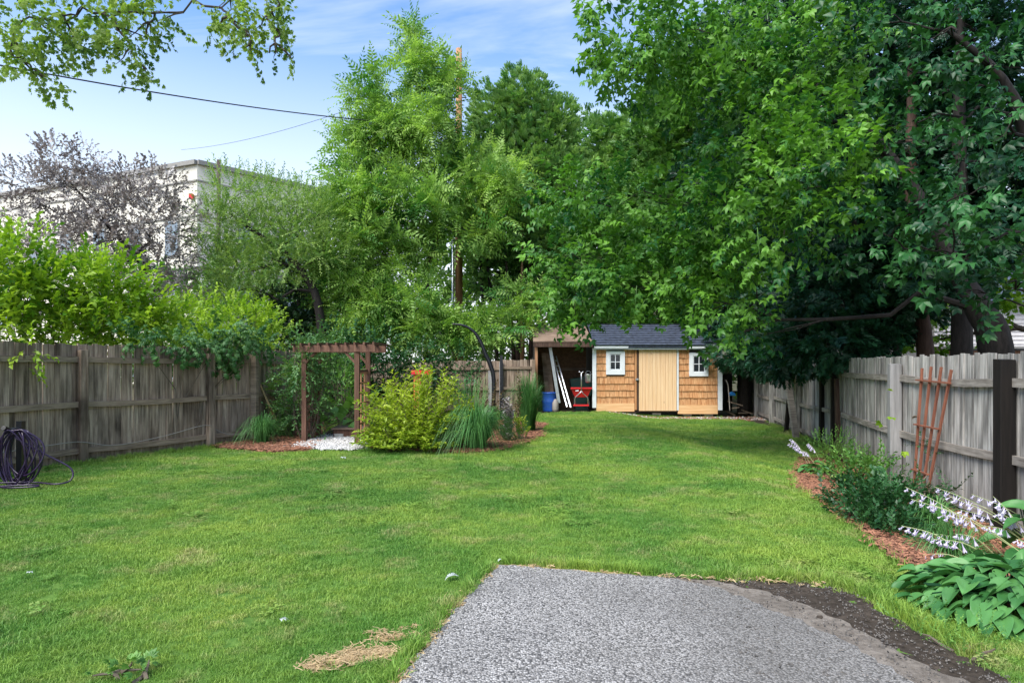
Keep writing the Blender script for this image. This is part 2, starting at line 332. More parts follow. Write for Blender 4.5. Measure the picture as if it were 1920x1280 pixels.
# ---------------------------------------------------------------- foliage machinery
def leafT(L=1.0, W=0.5, fold=0.12, droop=0.15):
    V = np.array([(0, 0, 0), (-W / 2, .45 * L, fold * L), (0, .5 * L, 0), (W / 2, .45 * L, fold * L), (0, L, -droop * L)], float)
    return V, np.array([(0, 2, 1), (1, 2, 4), (0, 3, 2), (2, 3, 4)])
def flatT(L=1.0, W=0.4, droop=0.1):
    V = np.array([(0, 0, 0), (-W / 2, .4 * L, .05 * L), (0, L, -droop * L), (W / 2, .4 * L, .05 * L)], float)
    return V, np.array([(0, 3, 1), (1, 3, 2)])
def rot3(d, roll=0.0, up=(0, 0, 1)):
    y = np.array(d, float); y /= np.linalg.norm(y) + 1e-9; x = np.cross(y, up)
    if np.linalg.norm(x) < 1e-3: x = np.cross(y, (1, 0, 0))
    x /= np.linalg.norm(x); z = np.cross(x, y)
    c, s = math.cos(roll), math.sin(roll); x2 = x * c + z * s; z2 = z * c - x * s
    return np.stack([x2, y, z2], 1)
def comp(items):                               # items: (T, pos, R, scale)
    Vs, Fs, b = [], [], 0
    for (V, Fc), p, Rm, s in items:
        Vs.append((V * s) @ Rm.T + np.array(p)); Fs.append(Fc + b); b += len(V)
    return np.concatenate(Vs), np.concatenate(Fs)
def compound(leaf, n, spread, petiole=0.35, drop=0.2):      # palmate: n leaflets from a point
    it = []
    for k in range(n):
        a = (k - (n - 1) / 2) * spread
        it.append((leaf, (0, petiole, 0), rot3((math.sin(a), math.cos(a), -drop)), 1.0 - 0.12 * abs(k - (n - 1) / 2)))
    return comp(it)
def twigT(leaf, n, length, scale, g, side=0.9, droop=0.15, stem=0.006, whorl=False):
    it = []
    for k in range(n):
        t = (k + 0.6) / n; a = k * 2.4 + g.uniform(-.5, .5)
        d = np.array((math.cos(a) * side, 0.75 + 0.5 * t, math.sin(a) * side * 0.55 - droop)) + g.normal(0, 0.12, 3)
        it.append((leaf, (0, length * t, -0.08 * length * t * t), rot3(d, g.normal(0, 0.35)), scale * g.uniform(0.75, 1.15)))
    st = (np.array([(-stem, 0, 0), (stem, 0, 0), (0, length, -0.08 * length)], float), np.array([(0, 1, 2)]))
    it.append((st, (0, 0, 0), np.eye(3), 1.0))
    return comp(it)
def frondT(pairs, L, leafL, leafW, g, curl=0.25):
    it = []
    lf = flatT(leafL, leafW, 0.15)
    for k in range(pairs):
        t = (k + 0.7) / pairs; y = L * t; z = -curl * L * t * t
        sc = math.sin(math.pi * (0.15 + 0.8 * t)) ** 0.6
        for s in (-1, 1):
            it.append((lf, (0, y, z), rot3((s * 1.0, 0.55, -0.25), g.normal(0, .2)), sc * g.uniform(.85, 1.1)))
    it.append((lf, (0, L, -curl * L), rot3((0, 1, -0.5)), 0.8))
    it.append(((np.array([(-.004, 0, 0), (.004, 0, 0), (0, L, -curl * L)]), np.array([(0, 1, 2)])), (0, 0, 0), np.eye(3), 1.0))
    return comp(it)
def whorlT(frond, n, g, up=0.5, scale=1.0):
    it = []
    for k in range(n):
        a = k * 2.4 + g.uniform(-.3, .3); e = up * g.uniform(0.3, 1.6)
        it.append((frond[k % len(frond)], (0, g.uniform(-0.25, 0.05), 0), rot3((math.cos(a), e, math.sin(a))), scale * g.uniform(.7, 1.1)))
    return comp(it)
def cedarT(g, L=0.35, n=7, w=0.045):
    V, Fc = [(-0.006, 0, 0), (0.006, 0, 0), (0, L, -0.1 * L)], [(0, 1, 2)]
    for k in range(n):
        t = 0.12 + 0.8 * k / n; s = (1 - t * 0.65) * L * 0.42 * g.uniform(.8, 1.2)
        for sg in (-1, 1):
            b = len(V); y = t * L; z = -0.1 * L * t * t + g.normal(0, 0.01)
            V += [(0, y, z), (sg * s * .62, y + s * .42 - w * .5, z + g.normal(0, .012)), (sg * s * .95, y + s * .95, z - 0.02), (sg * s * .45, y + s * .62 + w * .35, z)]
            Fc += [(b, b + 1, b + 2), (b, b + 2, b + 3)]
    return np.array(V, float), np.array(Fc)
def orient(D, roll, upv=None):
    Y = D / (np.linalg.norm(D, axis=1, keepdims=True) + 1e-9)
    up = np.tile(np.array([[0.03, 0.02, 1.0]]), (len(Y), 1)) if upv is None else upv
    X = np.cross(Y, up); X /= np.linalg.norm(X, axis=1, keepdims=True) + 1e-9; Z = np.cross(X, Y)
    c, s = np.cos(roll)[:, None], np.sin(roll)[:, None]
    return np.stack([X * c + Z * s, Y, Z * c - X * s], 2)
def scatter(templates, pos_, D, scale, g, roll=0.5, tint_sd=0.28, tint=None):
    n = len(pos_); Rm = orient(D, g.normal(0, roll, n)); which = g.integers(0, len(templates), n)
    tn = np.clip((0.45 if tint is None else tint) + g.normal(0, tint_sd, n), 0, 1)
    Vs, Ts, Cs, b = [], [], [], 0
    for i, (V, T) in enumerate(templates):
        ix = np.where(which == i)[0]
        if not len(ix): continue
        W = np.einsum('nij,kj->nki', Rm[ix], V) * scale[ix][:, None, None] + pos_[ix][:, None, :]
        Vs.append(W.reshape(-1, 3)); k = len(V)
        Ts.append((T[None] + (np.arange(len(ix)) * k)[:, None, None] + b).reshape(-1, 3)); b += len(ix) * k
        c = np.repeat(tn[ix], k) + np.tile(g.normal(0, .06, k), len(ix)); Cs.append(c)
    return np.concatenate(Vs), np.concatenate(Ts), np.clip(np.concatenate(Cs), 0, 1)
def blobs_px(L):                               # (px, py, rx, ry, Y, ry_depth) -> world ellipsoids
    out = []
    for px, py, rx, ry, Y, rd in L:
        out.append((np.array(P(px, py, Y)), np.array((rx * Y / F, rd, ry * Y / F))))
    return out
def crown(blobs, dens, g, up=0.35, inner=0.35, jit=0.35):
    Ps, Ds = [], []
    for c, r in blobs:
        area = 4 * math.pi * (((r[0] * r[1]) ** 1.6 + (r[0] * r[2]) ** 1.6 + (r[1] * r[2]) ** 1.6) / 3) ** (1 / 1.6)
        n = max(4, int(area * dens)); u = g.normal(0, 1, (n, 3)); u /= np.linalg.norm(u, axis=1, keepdims=True)
        rho = np.where(g.random(n) < inner, g.uniform(0.25, 0.8, n), g.uniform(0.75, 1.1, n))
        # uneven surface: lumps
        ph = g.uniform(0, 6.28, 3); lump = 1 + 0.16 * (np.sin(u[:, 0] * 5 + ph[0]) + np.sin(u[:, 1] * 6 + ph[1]) + np.sin(u[:, 2] * 7 + ph[2])) / 1.5
        Ps.append(c + u * r * (rho * lump)[:, None]); d = u / r * r.min() + np.array((0, 0, up)) + g.normal(0, jit, (n, 3)); Ds.append(d)
    return np.concatenate(Ps), np.concatenate(Ds)
def crook(a, b, g, n=5, amp=0.08, sag=0.0):
    a, b = np.array(a, float), np.array(b, float); L = np.linalg.norm(b - a); out = []
    for i in range(n + 1):
        t = i / n; p = a * (1 - t) + b * t + (g.normal(0, amp * L / 2, 3) if 0 < i < n else 0); p[2] += sag * L * math.sin(math.pi * t); out.append(Vector(p))
    return out
def tree(name, label, cat, base, trunk, blobs, templates, dens, leafmat, bark, g, size=1.0, up=0.35, roll=0.5, inner=0.35, twigs=5, tipname='crown',
         group=None, jit=0.35, limb_r=0.06, drop=None, tint=None, tint_sd=0.28, single=0):
    """trunk: list of (point, radius)"""
    base = Vector(base); t = thing(name, label, cat, base, group)
    mb = MB(); tp = spline([p for p, r in trunk], 4); rr = np.interp(np.linspace(0, 1, len(tp)), np.linspace(0, 1, len(trunk)), [r for p, r in trunk])
    mb.tube(tp, list(rr), 9)
    mb.build('trunk', bark, t, smooth=True)
    Pp, Dd = crown(blobs, dens, g, up, inner, jit)
    if drop is not None:
        keep = drop(Pp); Pp, Dd = Pp[keep], Dd[keep]
    lb = MB(); tpa = np.array(tp); sk = [np.array(q) for q in tpa]; skr = list(rr); skd = [0.0] * len(sk); top = tpa[-1]
    for c, r in sorted(blobs, key=lambda b: np.min(np.linalg.norm(tpa - b[0], axis=1))):
        S = np.array(sk); dist = np.linalg.norm(S - c, axis=1); cost = dist + 0.35 * np.array(skd) + np.where(S[:, 2] > c[2] + .3, 1.2, 0) + np.where(np.array(skr) < .02, .8, 0)
        j = int(np.argmin(cost)); r0 = min(skr[j] * 0.62, limb_r * (0.5 + 0.25 * dist[j])); r0 = max(r0, .012)
        pts = crook(S[j], c, g, 5, 0.10, 0.05); rs = np.linspace(r0, max(.008, r0 * .3), 6)
        lb.tube(pts, list(rs), 6, cap=False)
        for q_, r_ in list(zip(pts, rs))[1:]: sk.append(np.array(q_)); skr.append(float(r_)); skd.append(skd[j] + dist[j] * .3)
        near = np.where((np.linalg.norm((Pp - c) / r, axis=1) < 1.2))[0]
        if len(near):
            for q in g.choice(near, min(twigs, len(near)), replace=False):
                lb.tube(crook(pts[3], Pp[q], g, 3, 0.1), [0.014, 0.010, 0.006, 0.003], 3, cap=False)
    if lb.v: lb.build('limbs', bark, t)
    if single:                             # the sprays nearest the viewer are parts of their own
        dd = np.linalg.norm(Pp - np.array((0, 0, EYE)), axis=1) + 50 * (np.abs(Pp[:, 0] / np.maximum(Pp[:, 1], .1)) > .85); order = np.argsort(dd); near, rest = order[:single], order[single:]
        ms = []
        for i_ in range(12): Vt, Tt = templates[i_ % len(templates)]; ms.append(fast_mesh('leaf_spray', Vt, Tt, np.clip(np.full(len(Vt), (tint or .45)) + g.normal(0, tint_sd) + g.normal(0, .07, len(Vt)), 0, 1), leafmat))
        Rm = orient(Dd[near], g.normal(0, roll, len(near)))
        for i_, q in enumerate(near):
            s_ = size * g.uniform(.75, 1.2); M4 = Matrix.Translation(Pp[q]) @ Matrix([list(map(float, r__)) + [0] for r__ in Rm[i_]] + [[0, 0, 0, 1]]) @ Matrix.Diagonal((s_, s_, s_, 1)); piece('leaf_spray', ms[i_ % 12], t, M4)
        Pp, Dd = Pp[rest], Dd[rest]
    V, T, C = scatter(templates, Pp, Dd, size * g.uniform(.75, 1.2, len(Pp)), g, roll, tint_sd, tint)
    me = fast_mesh(tipname, V - np.array(base), T, C, leafmat)
    o = link(tipname, me, t); ORG[o] = base
    if single: o['kind'] = 'stuff'
    return t
def in_poly(x, y, poly):
    x, y = np.asarray(x), np.asarray(y); c = np.zeros(x.shape, bool); n = len(poly)
    for i in range(n):
        x1, y1 = poly[i][0], poly[i][1]; x2, y2 = poly[(i + 1) % n][0], poly[(i + 1) % n][1]
        k = ((y1 > y) != (y2 > y)) & (x < (x2 - x1) * (y - y1) / (y2 - y1 + 1e-12) + x1); c ^= k
    return c
def rough_outline(pts, step=0.12, amp=0.025, g=rng):
    out = []; n = len(pts)
    for i in range(n):
        a, b = np.array(pts[i][:2]), np.array(pts[(i + 1) % n][:2]); k = max(1, int(np.linalg.norm(b - a) / step))
        for j in range(k): out.append(a + (b - a) * j / k + g.normal(0, amp, 2))
    return out
def patch(name, outline, mat, lift, cell=0.15, mound=0.0, msd=0.25, bumpy=0.0, parent=None):
    o = np.array([p[:2] for p in outline]); x0, y0 = o.min(0); x1, y1 = o.max(0)
    gx, gy = np.meshgrid(np.arange(x0, x1, cell), np.arange(y0, y1, cell)); gx = gx.ravel() + rng.normal(0, cell * .1, gx.size); gy = gy.ravel()
    k = in_poly(gx, gy, o); pts = [Vector(p) for p in o] + [Vector((a, b)) for a, b in zip(gx[k], gy[k])]
    n = len(o); vo, eo, fo, *_ = delaunay_2d_cdt(pts, [(i, (i + 1) % n) for i in range(n)], [], 1, 1e-5)
    V = np.array([(v.x, v.y) for v in vo]); T = np.array([f[:] for f in fo if len(f) == 3])
    c = V[T].mean(1); T = T[in_poly(c[:, 0], c[:, 1], o)]
    d = np.min(np.linalg.norm(V[:, None] - o[None], axis=2), axis=1)
    z = hgt(V[:, 0], V[:, 1]) + lift + mound * np.clip(d / msd, 0, 1) + bumpy * rng.normal(0, 1, len(V)) * (d > 0.03)
    me = fast_mesh(name, np.column_stack([V, z]), T, None, mat); me.shade_smooth()
    ob = bpy.data.objects.new(name, me); col.objects.link(ob); ob['kind'] = 'structure'; return ob
def instancer(name, pts, rotz, tilt, scl, meshes):
    """one stuff object: geometry nodes put the small meshes on the points"""
    me = bpy.data.meshes.new(name); me.vertices.add(len(pts)); me.vertices.foreach_set('co', np.ascontiguousarray(pts, np.float32).ravel())
    a = me.attributes.new('rot', 'FLOAT_VECTOR', 'POINT'); a.data.foreach_set('vector', np.ascontiguousarray(np.column_stack([tilt, rotz]), np.float32).ravel())
    a = me.attributes.new('scl', 'FLOAT', 'POINT'); a.data.foreach_set('value', np.ascontiguousarray(scl, np.float32))
    for m_ in meshes[0].materials: me.materials.append(m_)
    o = bpy.data.objects.new(name, me); col.objects.link(o); o['kind'] = 'stuff'
    ng = bpy.data.node_groups.new(name, 'GeometryNodeTree'); ng.interface.new_socket('Geometry', in_out='INPUT', socket_type='NodeSocketGeometry'); ng.interface.new_socket('Geometry', in_out='OUTPUT', socket_type='NodeSocketGeometry')
    n, l = ng.nodes, ng.links; gi, go = n.new('NodeGroupInput'), n.new('NodeGroupOutput')
    ip = n.new('GeometryNodeInstanceOnPoints'); l.new(gi.outputs[0], ip.inputs['Points'])
    jn = n.new('GeometryNodeJoinGeometry')
    for m_ in meshes:
        src = bpy.data.objects.new(name + '_source', m_)
        oi = n.new('GeometryNodeObjectInfo'); oi.inputs['Object'].default_value = src; g2 = n.new('GeometryNodeGeometryToInstance')
        l.new(oi.outputs['Geometry'], g2.inputs[0]); l.new(g2.outputs[0], jn.inputs[0])
    l.new(jn.outputs[0], ip.inputs['Instance']); ip.inputs['Pick Instance'].default_value = True
    rv = n.new('FunctionNodeRandomValue'); rv.data_type = 'INT'; rv.inputs[4].default_value = 0; rv.inputs[5].default_value = len(meshes) - 1
    l.new(rv.outputs[2], ip.inputs['Instance Index'])
    na = n.new('GeometryNodeInputNamedAttribute'); na.data_type = 'FLOAT_VECTOR'; na.inputs[0].default_value = 'rot'
    try:
        er = n.new('FunctionNodeEulerToRotation'); l.new(na.outputs[0], er.inputs[0]); l.new(er.outputs[0], ip.inputs['Rotation'])
    except Exception: l.new(na.outputs[0], ip.inputs['Rotation'])
    ns = n.new('GeometryNodeInputNamedAttribute'); ns.data_type = 'FLOAT'; ns.inputs[0].default_value = 'scl'; l.new(ns.outputs[0], ip.inputs['Scale'])
    l.new(ip.outputs[0], go.inputs[0])
    md = o.modifiers.new('scatter', 'NODES'); md.node_group = ng
    return o

# ================================================================ THE SETTING
def ground_sheet():
    xs = np.concatenate([[-900, -300, -120, -60, -30, -18], np.arange(-12, 14.01, 1.0), [18, 30, 60, 120, 300, 900]])
    ys = np.concatenate([[-300, -60, -20, -6], np.arange(-2, 28.01, 1.0), [34, 45, 70, 120, 300, 1500]])
    X, Y = np.meshgrid(xs, ys, indexing='ij'); Z = hgt(X, Y) - 0.05; V = np.column_stack([X.ravel(), Y.ravel(), Z.ravel()])
    i, j = np.meshgrid(np.arange(len(xs) - 1), np.arange(len(ys) - 1), indexing='ij'); a = (i * len(ys) + j).ravel(); b = a + len(ys)
    T = np.concatenate([np.column_stack([a, b, b + 1]), np.column_stack([a, b + 1, a + 1])])
    o = bpy.data.objects.new('ground', fast_mesh('ground', V, T, None, 'soil')); col.objects.link(o); o['kind'] = 'structure'
ground_sheet()
LF = [(-7.75, 5.2), (-7.15, 7.7), (-6.64, 9.84), (-5.59, 11.76), (-5.14, 12.6), (-4.98, 14.5), (-4.92, 17.0), (-4.9, 19.6)]
BF = [(-4.9, 19.6), (-2.5, 19.9), (-0.35, 20.2), (0.66, 20.3)]
RF = [(4.55, 2.6), (4.72, 4.3), (4.99, 6.37), (5.35, 8.79), (6.5, 12.75), (7.64, 18.6), (8.05, 20.9), (8.6, 24.0)]
lawn_poly = [(-8.6, .3), (-7.75, 5.2)] + [(x + .03, y) for x, y in LF[1:]] + [(1.1, 20.3), (2.65, 20.75), (7.0, 20.75)] + [(x - .03, y) for x, y in RF[:7][::-1]] + [(4.5, .3)]
patch('lawn', lawn_poly, 'turf', 0.0, 0.4)
asphalt_px = [(937, 1064), (1010, 1068), (1080, 1074), (1180, 1083), (1270, 1091), (1340, 1106), (1400, 1129), (1480, 1161), (1560, 1196), (1640, 1240), (1700, 1280)]
asph = [G(*p)[:2] for p in asphalt_px] + [(2.35, 2.2), (2.6, .5), (-1.5, .5), (-0.95, 2.0)] + [G(*p)[:2] for p in [(750, 1280), (795, 1222), (842, 1160), (890, 1105)]]
sandy = [G(*p)[:2] for p in [(1120, 1076), (1240, 1084), (1330, 1091), (1420, 1109), (1500, 1133), (1580, 1166), (1660, 1210), (1740, 1256)]] + [(2.75, 2.2), (3.0, .5), (0.5, .6), (1.0, 3.4)]
dirt = [G(*p)[:2] for p in [(1215, 1080), (1300, 1084), (1400, 1090), (1500, 1092), (1580, 1106), (1640, 1136), (1700, 1170), (1760, 1202), (1820, 1238), (1900, 1280)]] + [(3.2, 2.2), (3.4, .5), (1.2, .6), (1.1, 3.6)]
patch('dirt_verge', rough_outline(dirt, .07, .028), 'dark_dirt', 0.006, 0.07, bumpy=0.004)
patch('sandy_verge', rough_outline(sandy, .05, .013), 'sandy', 0.014, 0.09, bumpy=0.002)
edge_rim = [G(*p)[:2] for p in [(932, 1060), (1010, 1064), (1080, 1070), (1180, 1078), (1240, 1082)]] + [(0.9, 4.4), (0.3, 3.4), (-.2, 2), (-1.05, 2.0)] + [G(*p)[:2] for p in [(738, 1280), (785, 1220), (834, 1158), (884, 1102)]]
patch('driveway_rim', rough_outline(edge_rim, .07, .014), 'straw_soil', 0.010, 0.12)
patch('driveway', rough_outline(asph, .05, .014), 'asphalt', 0.022, 0.25)
def pxpoly(L): return [tuple(G(*p)[:2]) for p in L]
bed_left = pxpoly([(395, 838), (440, 845), (520, 850), (585, 845), (600, 832)]) + [(-4.3, 14.5), (-4.9, 17), (-4.9, 14.5), (-5.05, 12.7)]
bed_mid = pxpoly([(668, 834), (690, 842), (760, 848), (860, 852), (930, 848), (985, 834), (1022, 818), (1010, 806)]) + [(0.9, 16), (0.3, 17.2), (-3.2, 16.5), (-3.1, 13.0)]
bed_right = pxpoly([(1500, 862), (1488, 895), (1500, 920), (1556, 956), (1612, 996), (1662, 1040), (1706, 1070), (1750, 1095), (1800, 1125)]) + [(3.9, 3.4), (4.6, 3.4), (4.9, 6.4), (5.25, 8.8), (6.05, 11.6)]
bed_far = pxpoly([(1385, 786), (1440, 797), (1470, 806)]) + [(7.45, 18.2), (7.95, 20.7), (7, 20.7), (6.9, 20.0)]
for nm, pl, mt in (('mulch_bed', bed_left, 'mulch'), ('mulch_bed', bed_mid, 'mulch'), ('mulch_bed', bed_right, 'mulch'), ('bare_soil', bed_far, 'dark_dirt')):
    patch(nm, rough_outline(pl, .14, .03), mt, 0.012, 0.14, mound=0.035, bumpy=0.006)
gravel_poly = pxpoly([(556, 838), (590, 826), (640, 818), (692, 822), (706, 836), (676, 846), (620, 848)]) + []
gravel_poly = pxpoly([(548, 840), (600, 845), (660, 846), (700, 838)]) + [(-2.55, 13.3), (-2.7, 14.4), (-3.8, 14.4), (-3.95, 13.0)]
patch('gravel_path', rough_outline(gravel_poly, .1, .02), 'sandy', 0.03, 0.1, bumpy=0.004)
straw_polys = [pxpoly([(565, 1252), (600, 1240), (660, 1222), (735, 1218), (742, 1228), (690, 1240), (630, 1250), (590, 1260)]), pxpoly([(690, 1200), (720, 1190), (760, 1188), (765, 1196), (725, 1204)]), pxpoly([(770, 1185), (800, 1190), (826, 1186), (815, 1200), (785, 1205)])]
for pl in straw_polys: patch('bare_straw_patch', rough_outline(pl, .04, .012), 'straw_soil', 0.008, 0.06, bumpy=0.004)

# ---------------------------------------------------------------- fences
def board_unit(w, g):
    mb = MB(); e = g.uniform(0.005, 0.02); t = 0.009; d = g.uniform(.010, .03)
    prof = [(-w / 2, 0), (w / 2, 0), (w / 2, 1 - d * .6), (w / 2 - e, 1 - g.uniform(0, .006)), (-w / 2 + e, 1 - g.uniform(0, .006)), (-w / 2, 1 - d * .6)]
    n = len(prof); vs = [(x, -t, z) for x, z in prof] + [(x, t, z) for x, z in prof]
    mb.add(vs, [list(range(n))[::1], [n + i for i in range(n)][::-1]] + [[i, i + n, (i + 1) % n + n, (i + 1) % n] for i in range(n)]); return mb
def fence(label, pts, topz, side, mats, rails, posts, pitch=0.100, base_gap=0.03, group=None, post_h=1.72, warp=0.0):
    """pts: polyline; topz(i,t) height over ground; side: +1/-1 yard side relative to left normal"""
    bm_, rm_ = mats; b0 = Vector((pts[0][0], pts[0][1], float(hgt(*pts[0]))))
    t = thing('board_fence', label, 'fence', b0, group)
    g = random.Random(len(pts) * 7 + int(pts[0][0] * 10)); meshes = [unit_mesh('fence_board', board_unit(1.0, g), bm_) for _ in range(5)]
    for i in range(len(pts) - 1):
        a, b = Vector(pts[i]).to_2d(), Vector(pts[i + 1]).to_2d(); L = (b - a).length; d = (b - a) / L; nrm = Vector((-d.y, d.x)) * side; ang = math.atan2(d.y, d.x)
        s = 0.0
        while s < L - 0.03:
            w = pitch * g.uniform(.72, 1.18); w = min(w, L - s); p = a + d * (s + w / 2) - nrm * g.uniform(0.0, 0.020)
            z = float(hgt(p.x, p.y)); tt = topz(i, (s + w / 2) / L) * 1.0 + g.uniform(-.018, .018)
            M4 = Matrix.Translation((p.x, p.y, z + base_gap)) @ Matrix.Rotation(ang, 4, 'Z') @ Matrix.Rotation(g.gauss(0, .006), 4, 'Y') @ Matrix.Diagonal((w + (g.uniform(-.002, .003) if side < 0 else g.uniform(-.008, -.003)), 1, tt - base_gap, 1))
            piece('board', g.choice(meshes), t, M4); s += w
        for rz in rails:
            mb = MB(); k = 6; prev = None
            za = float(hgt(a.x, a.y)); zb = float(hgt(b.x, b.y))
            for q in range(k):
                t0, t1 = q / k, (q + 1) / k
                def pt(u):
                    pp = a + d * (0.05 + (L - 0.10) * u) + nrm * 0.034; return Vector((pp.x, pp.y, za + (zb - za) * u + rz * topz(i, u) / topz(0, 0) + warp * math.sin(math.pi * u) * (0.5 + .5 * math.sin(i * 3 + rz * 9)) ))
                mb.bar(pt(t0), pt(t1), 0.038, 0.085 + 0.004 * (q % 2))
            mb.build('rail', rm_, t)
    for (i, tt_, mt, wd, ph, lean) in posts:
        a, b = Vector(pts[i]), Vector(pts[min(i + 1, len(pts) - 1)]); d = (b - a) if (b - a).length else (a - Vector(pts[i - 1])); p = a + d * tt_; d = d.normalized(); nrm = Vector((-d.y, d.x)) * side
        p = p + nrm * (wd / 2 + .012); z = float(hgt(p.x, p.y)); ang = math.atan2(d.y, d.x)
        mb = MB(); c = 0.008; w2 = wd / 2
        prof = [(-w2 + c, -w2), (w2 - c, -w2), (w2, -w2 + c), (w2, w2 - c), (w2 - c, w2), (-w2 + c, w2), (-w2, w2 - c), (-w2, -w2 + c)]
        Rm = Matrix.Rotation(ang, 3, 'Z'); vs = [Rm @ Vector((x, y, 0)) + Vector((p.x, p.y, z - .05)) for x, y in prof] + [Rm @ Vector((x, y, 0)) + Vector((p.x + lean, p.y, z + ph + 0.01 * x / wd)) for x, y in prof]
        mb.add(vs, [list(range(8))[::-1], [8 + k for k in range(8)]] + [[k, (k + 1) % 8, (k + 1) % 8 + 8, k + 8] for k in range(8)])
        mb.build('post', mt, t)
    return t
fence('long weathered brown board fence along the left side of the lawn', LF, lambda i, t: 1.83, -1, ('fence_l', 'fence_l2'), (1.595, 0.905, 0.2),
      [(0, 0, 'post_grey', .1, 1.7, 0), (1, 0.1, 'fence_l2', .1, 1.7, 0), (2, 0, 'fence_l', .115, 1.74, 0), (3, 0, 'fence_l', .12, 1.72, 0), (4, 0, 'fence_l2', .12, 1.72, 0), (5, 0, 'fence_l', .1, 1.74, 0), (6, 0, 'fence_l', .1, 1.74, 0)], warp=-0.02)
fence('shaded brown board fence across the back behind the golden shrub', BF, lambda i, t: 1.62 + 0.03 * i, -1, ('fence_l', 'fence_l2'), (1.38, 0.75, 0.15),
      [(1, 0, 'fence_l2', .1, 1.6, 0), (2, 0, 'post_grey', .11, 1.62, 0), (3, 0, 'fence_l2', .1, 1.68, 0.02)])
fence('silver grey board fence along the right side with rotting rails', RF, lambda i, t: 1.83 if i < 5 else 1.74, 1, ('fence_r', 'fence_r2'), (1.53, 0.77, 0.17),
      [(1, 0, 'post_grey', .12, 1.7, 0), (2, 0, 'post_dark', .14, 1.76, 0), (3, 0, 'post_grey', .145, 1.72, 0), (4, 0, 'post_dark', .12, 1.70, 0), (4, .5, 'fence_r', .12, 1.6, 0), (5, 0, 'fence_r', .14, 1.66, 0), (6, 0, 'fence_r', .12, 1.6, 0)], warp=-0.035)
# loose timbers standing against the right fence
def timber(label, a, b, w, mat, name='leaning_post', cat='post'):
    a, b = Vector(a), Vector(b); mb = MB(); mb.bar(a, a * .5 + b * .5 + Vector((.006, 0, 0)), w, w * .9, (0, 1, .1)); mb.bar(a * .5 + b * .5 + Vector((.006, 0, 0)), b, w * .98, w * .88, (0, 1, .1))
    return tag(mb.build(name, mat), label, cat)
a = Vector((6.66, 13.75, -.22)); timber('black upright post in front of the grey fence, beside the dark brown post', a, a + Vector((.02, 0, 1.78)), .11, 'post_dark')
a = Vector((6.98, 16.3, -.22)); timber('black post tilted to the right against the far grey fence', a, a + Vector((.16, .05, 1.7)), .09, 'post_dark')
a = Vector((6.62, 14.9, -.22)); timber('grey weathered timber tilted to the left against the grey fence', a, a + Vector((-.2, .1, 1.6)), .12, 'fence_r2')
a = Vector((6.27, 12.3, -.2)); timber('narrow rust brown plank standing against the grey fence behind the small leafy plant', a, a + Vector((-.02, .03, 1.45)), .075, 'cedar_bark', 'plank', 'plank')
# fallen cable along the left fence
for lab, P_ in (('grey cable sagging along the lower rail of the left fence', [(-6.9, 8.6, .33), (-6.6, 9.5, .36), (-6.52, 9.8, .33), (-6.3, 10.2, .24), (-5.95, 10.9, .30), (-5.6, 11.5, .42), (-5.5, 11.72, .40)]),
                ('short grey cable drooping between two left fence posts near the grass clump', [(-5.5, 11.85, .33), (-5.38, 12.05, .22), (-5.2, 12.3, .2), (-5.05, 12.5, .33)])):
    tag(MB().tube(spline([Vector(p) + Vector((.03, -.06, 0)) for p in P_], 5), .007, 5).build('cable', 'cable', smooth=True), lab, 'cable')

# ================================================================ SHED
SY = 20.7
def sx(px): return (px - 960) * SY / F
def sz(py): return EYE + (HY - py) * SY / F
shed = thing('garden_shed', 'small cedar shingled shed with pale plank door and grey roof behind the lawn', 'shed', (sx(1235), SY, 0))
def sbox(mb, x0, x1, y0, y1, d0=-.03, d1=0.0): return mb.box((sx(x0), SY + d0, sz(y1)), (sx(x1), SY + d1, sz(y0)))
XL, XR = 1112, 1354
mb = MB(); mb.box((sx(XL + 3), SY + .004, -.02), (sx(XR - 3), SY + 2.5, 2.12)); mb.build('wall', 'dark_in', shed)
for xx in (1135, 1185, 1232, 1290, 1330): MB().box((sx(xx) - .14, SY + .06, -.26), (sx(xx) + .14, SY + .4, -.024)).build('foundation_block', 'stone', shed)
# gable side walls clad in boards
for (xx, sgn) in ((XL + 3, -1), (XR - 3, 1)):
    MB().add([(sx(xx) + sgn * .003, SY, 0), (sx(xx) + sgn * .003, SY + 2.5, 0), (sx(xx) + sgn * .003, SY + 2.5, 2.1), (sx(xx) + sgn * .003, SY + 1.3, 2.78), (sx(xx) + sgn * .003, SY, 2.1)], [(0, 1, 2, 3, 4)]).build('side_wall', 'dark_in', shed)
g = random.Random(5)
sh_meshes = []
for k in range(4):
    m_ = MB(); m_.add([(-.5, -.03, 0), (.5, -.03, 0), (.5, 0, 0), (-.5, 0, 0), (-.5, -.006, 1), (.5, -.006, 1), (.5, 0, 1), (-.5, 0, 1)], [(0, 3, 2, 1), (4, 5, 6, 7), (0, 1, 5, 4), (1, 2, 6, 5), (2, 3, 7, 6), (3, 0, 4, 7)])
    sh_meshes.append(unit_mesh('shingle', m_, 'cedar_new'))
def shingles(x0, x1, rows, win):
    for r in range(len(rows) - 1):
        yt, yb = rows[r], rows[r + 1]; spans = [(x0, x1)]
        if win and yb > win[2] - 1 and yt < win[3] + 1: spans = [(x0, win[0]), (win[1], x1)]
        for a_, b_ in spans:
            s = a_
            while s < b_ - .5:
                w = g.choice((5.2, 6.5, 7.5, 8.5, 10, 12)); w = b_ - s if b_ - s - w < 3.5 else w
                zb = sz(yb) - g.uniform(0, .012); h = sz(yt) - zb + .012
                piece('shingle', g.choice(sh_meshes), shed, Matrix.Translation((sx(s + w / 2), SY - .006 - g.uniform(0, .006), zb)) @ Matrix.Rotation(R(-1.2), 4, 'X') @ Matrix.Diagonal((w * SY / F - .006, 1, h, 1))); s += w
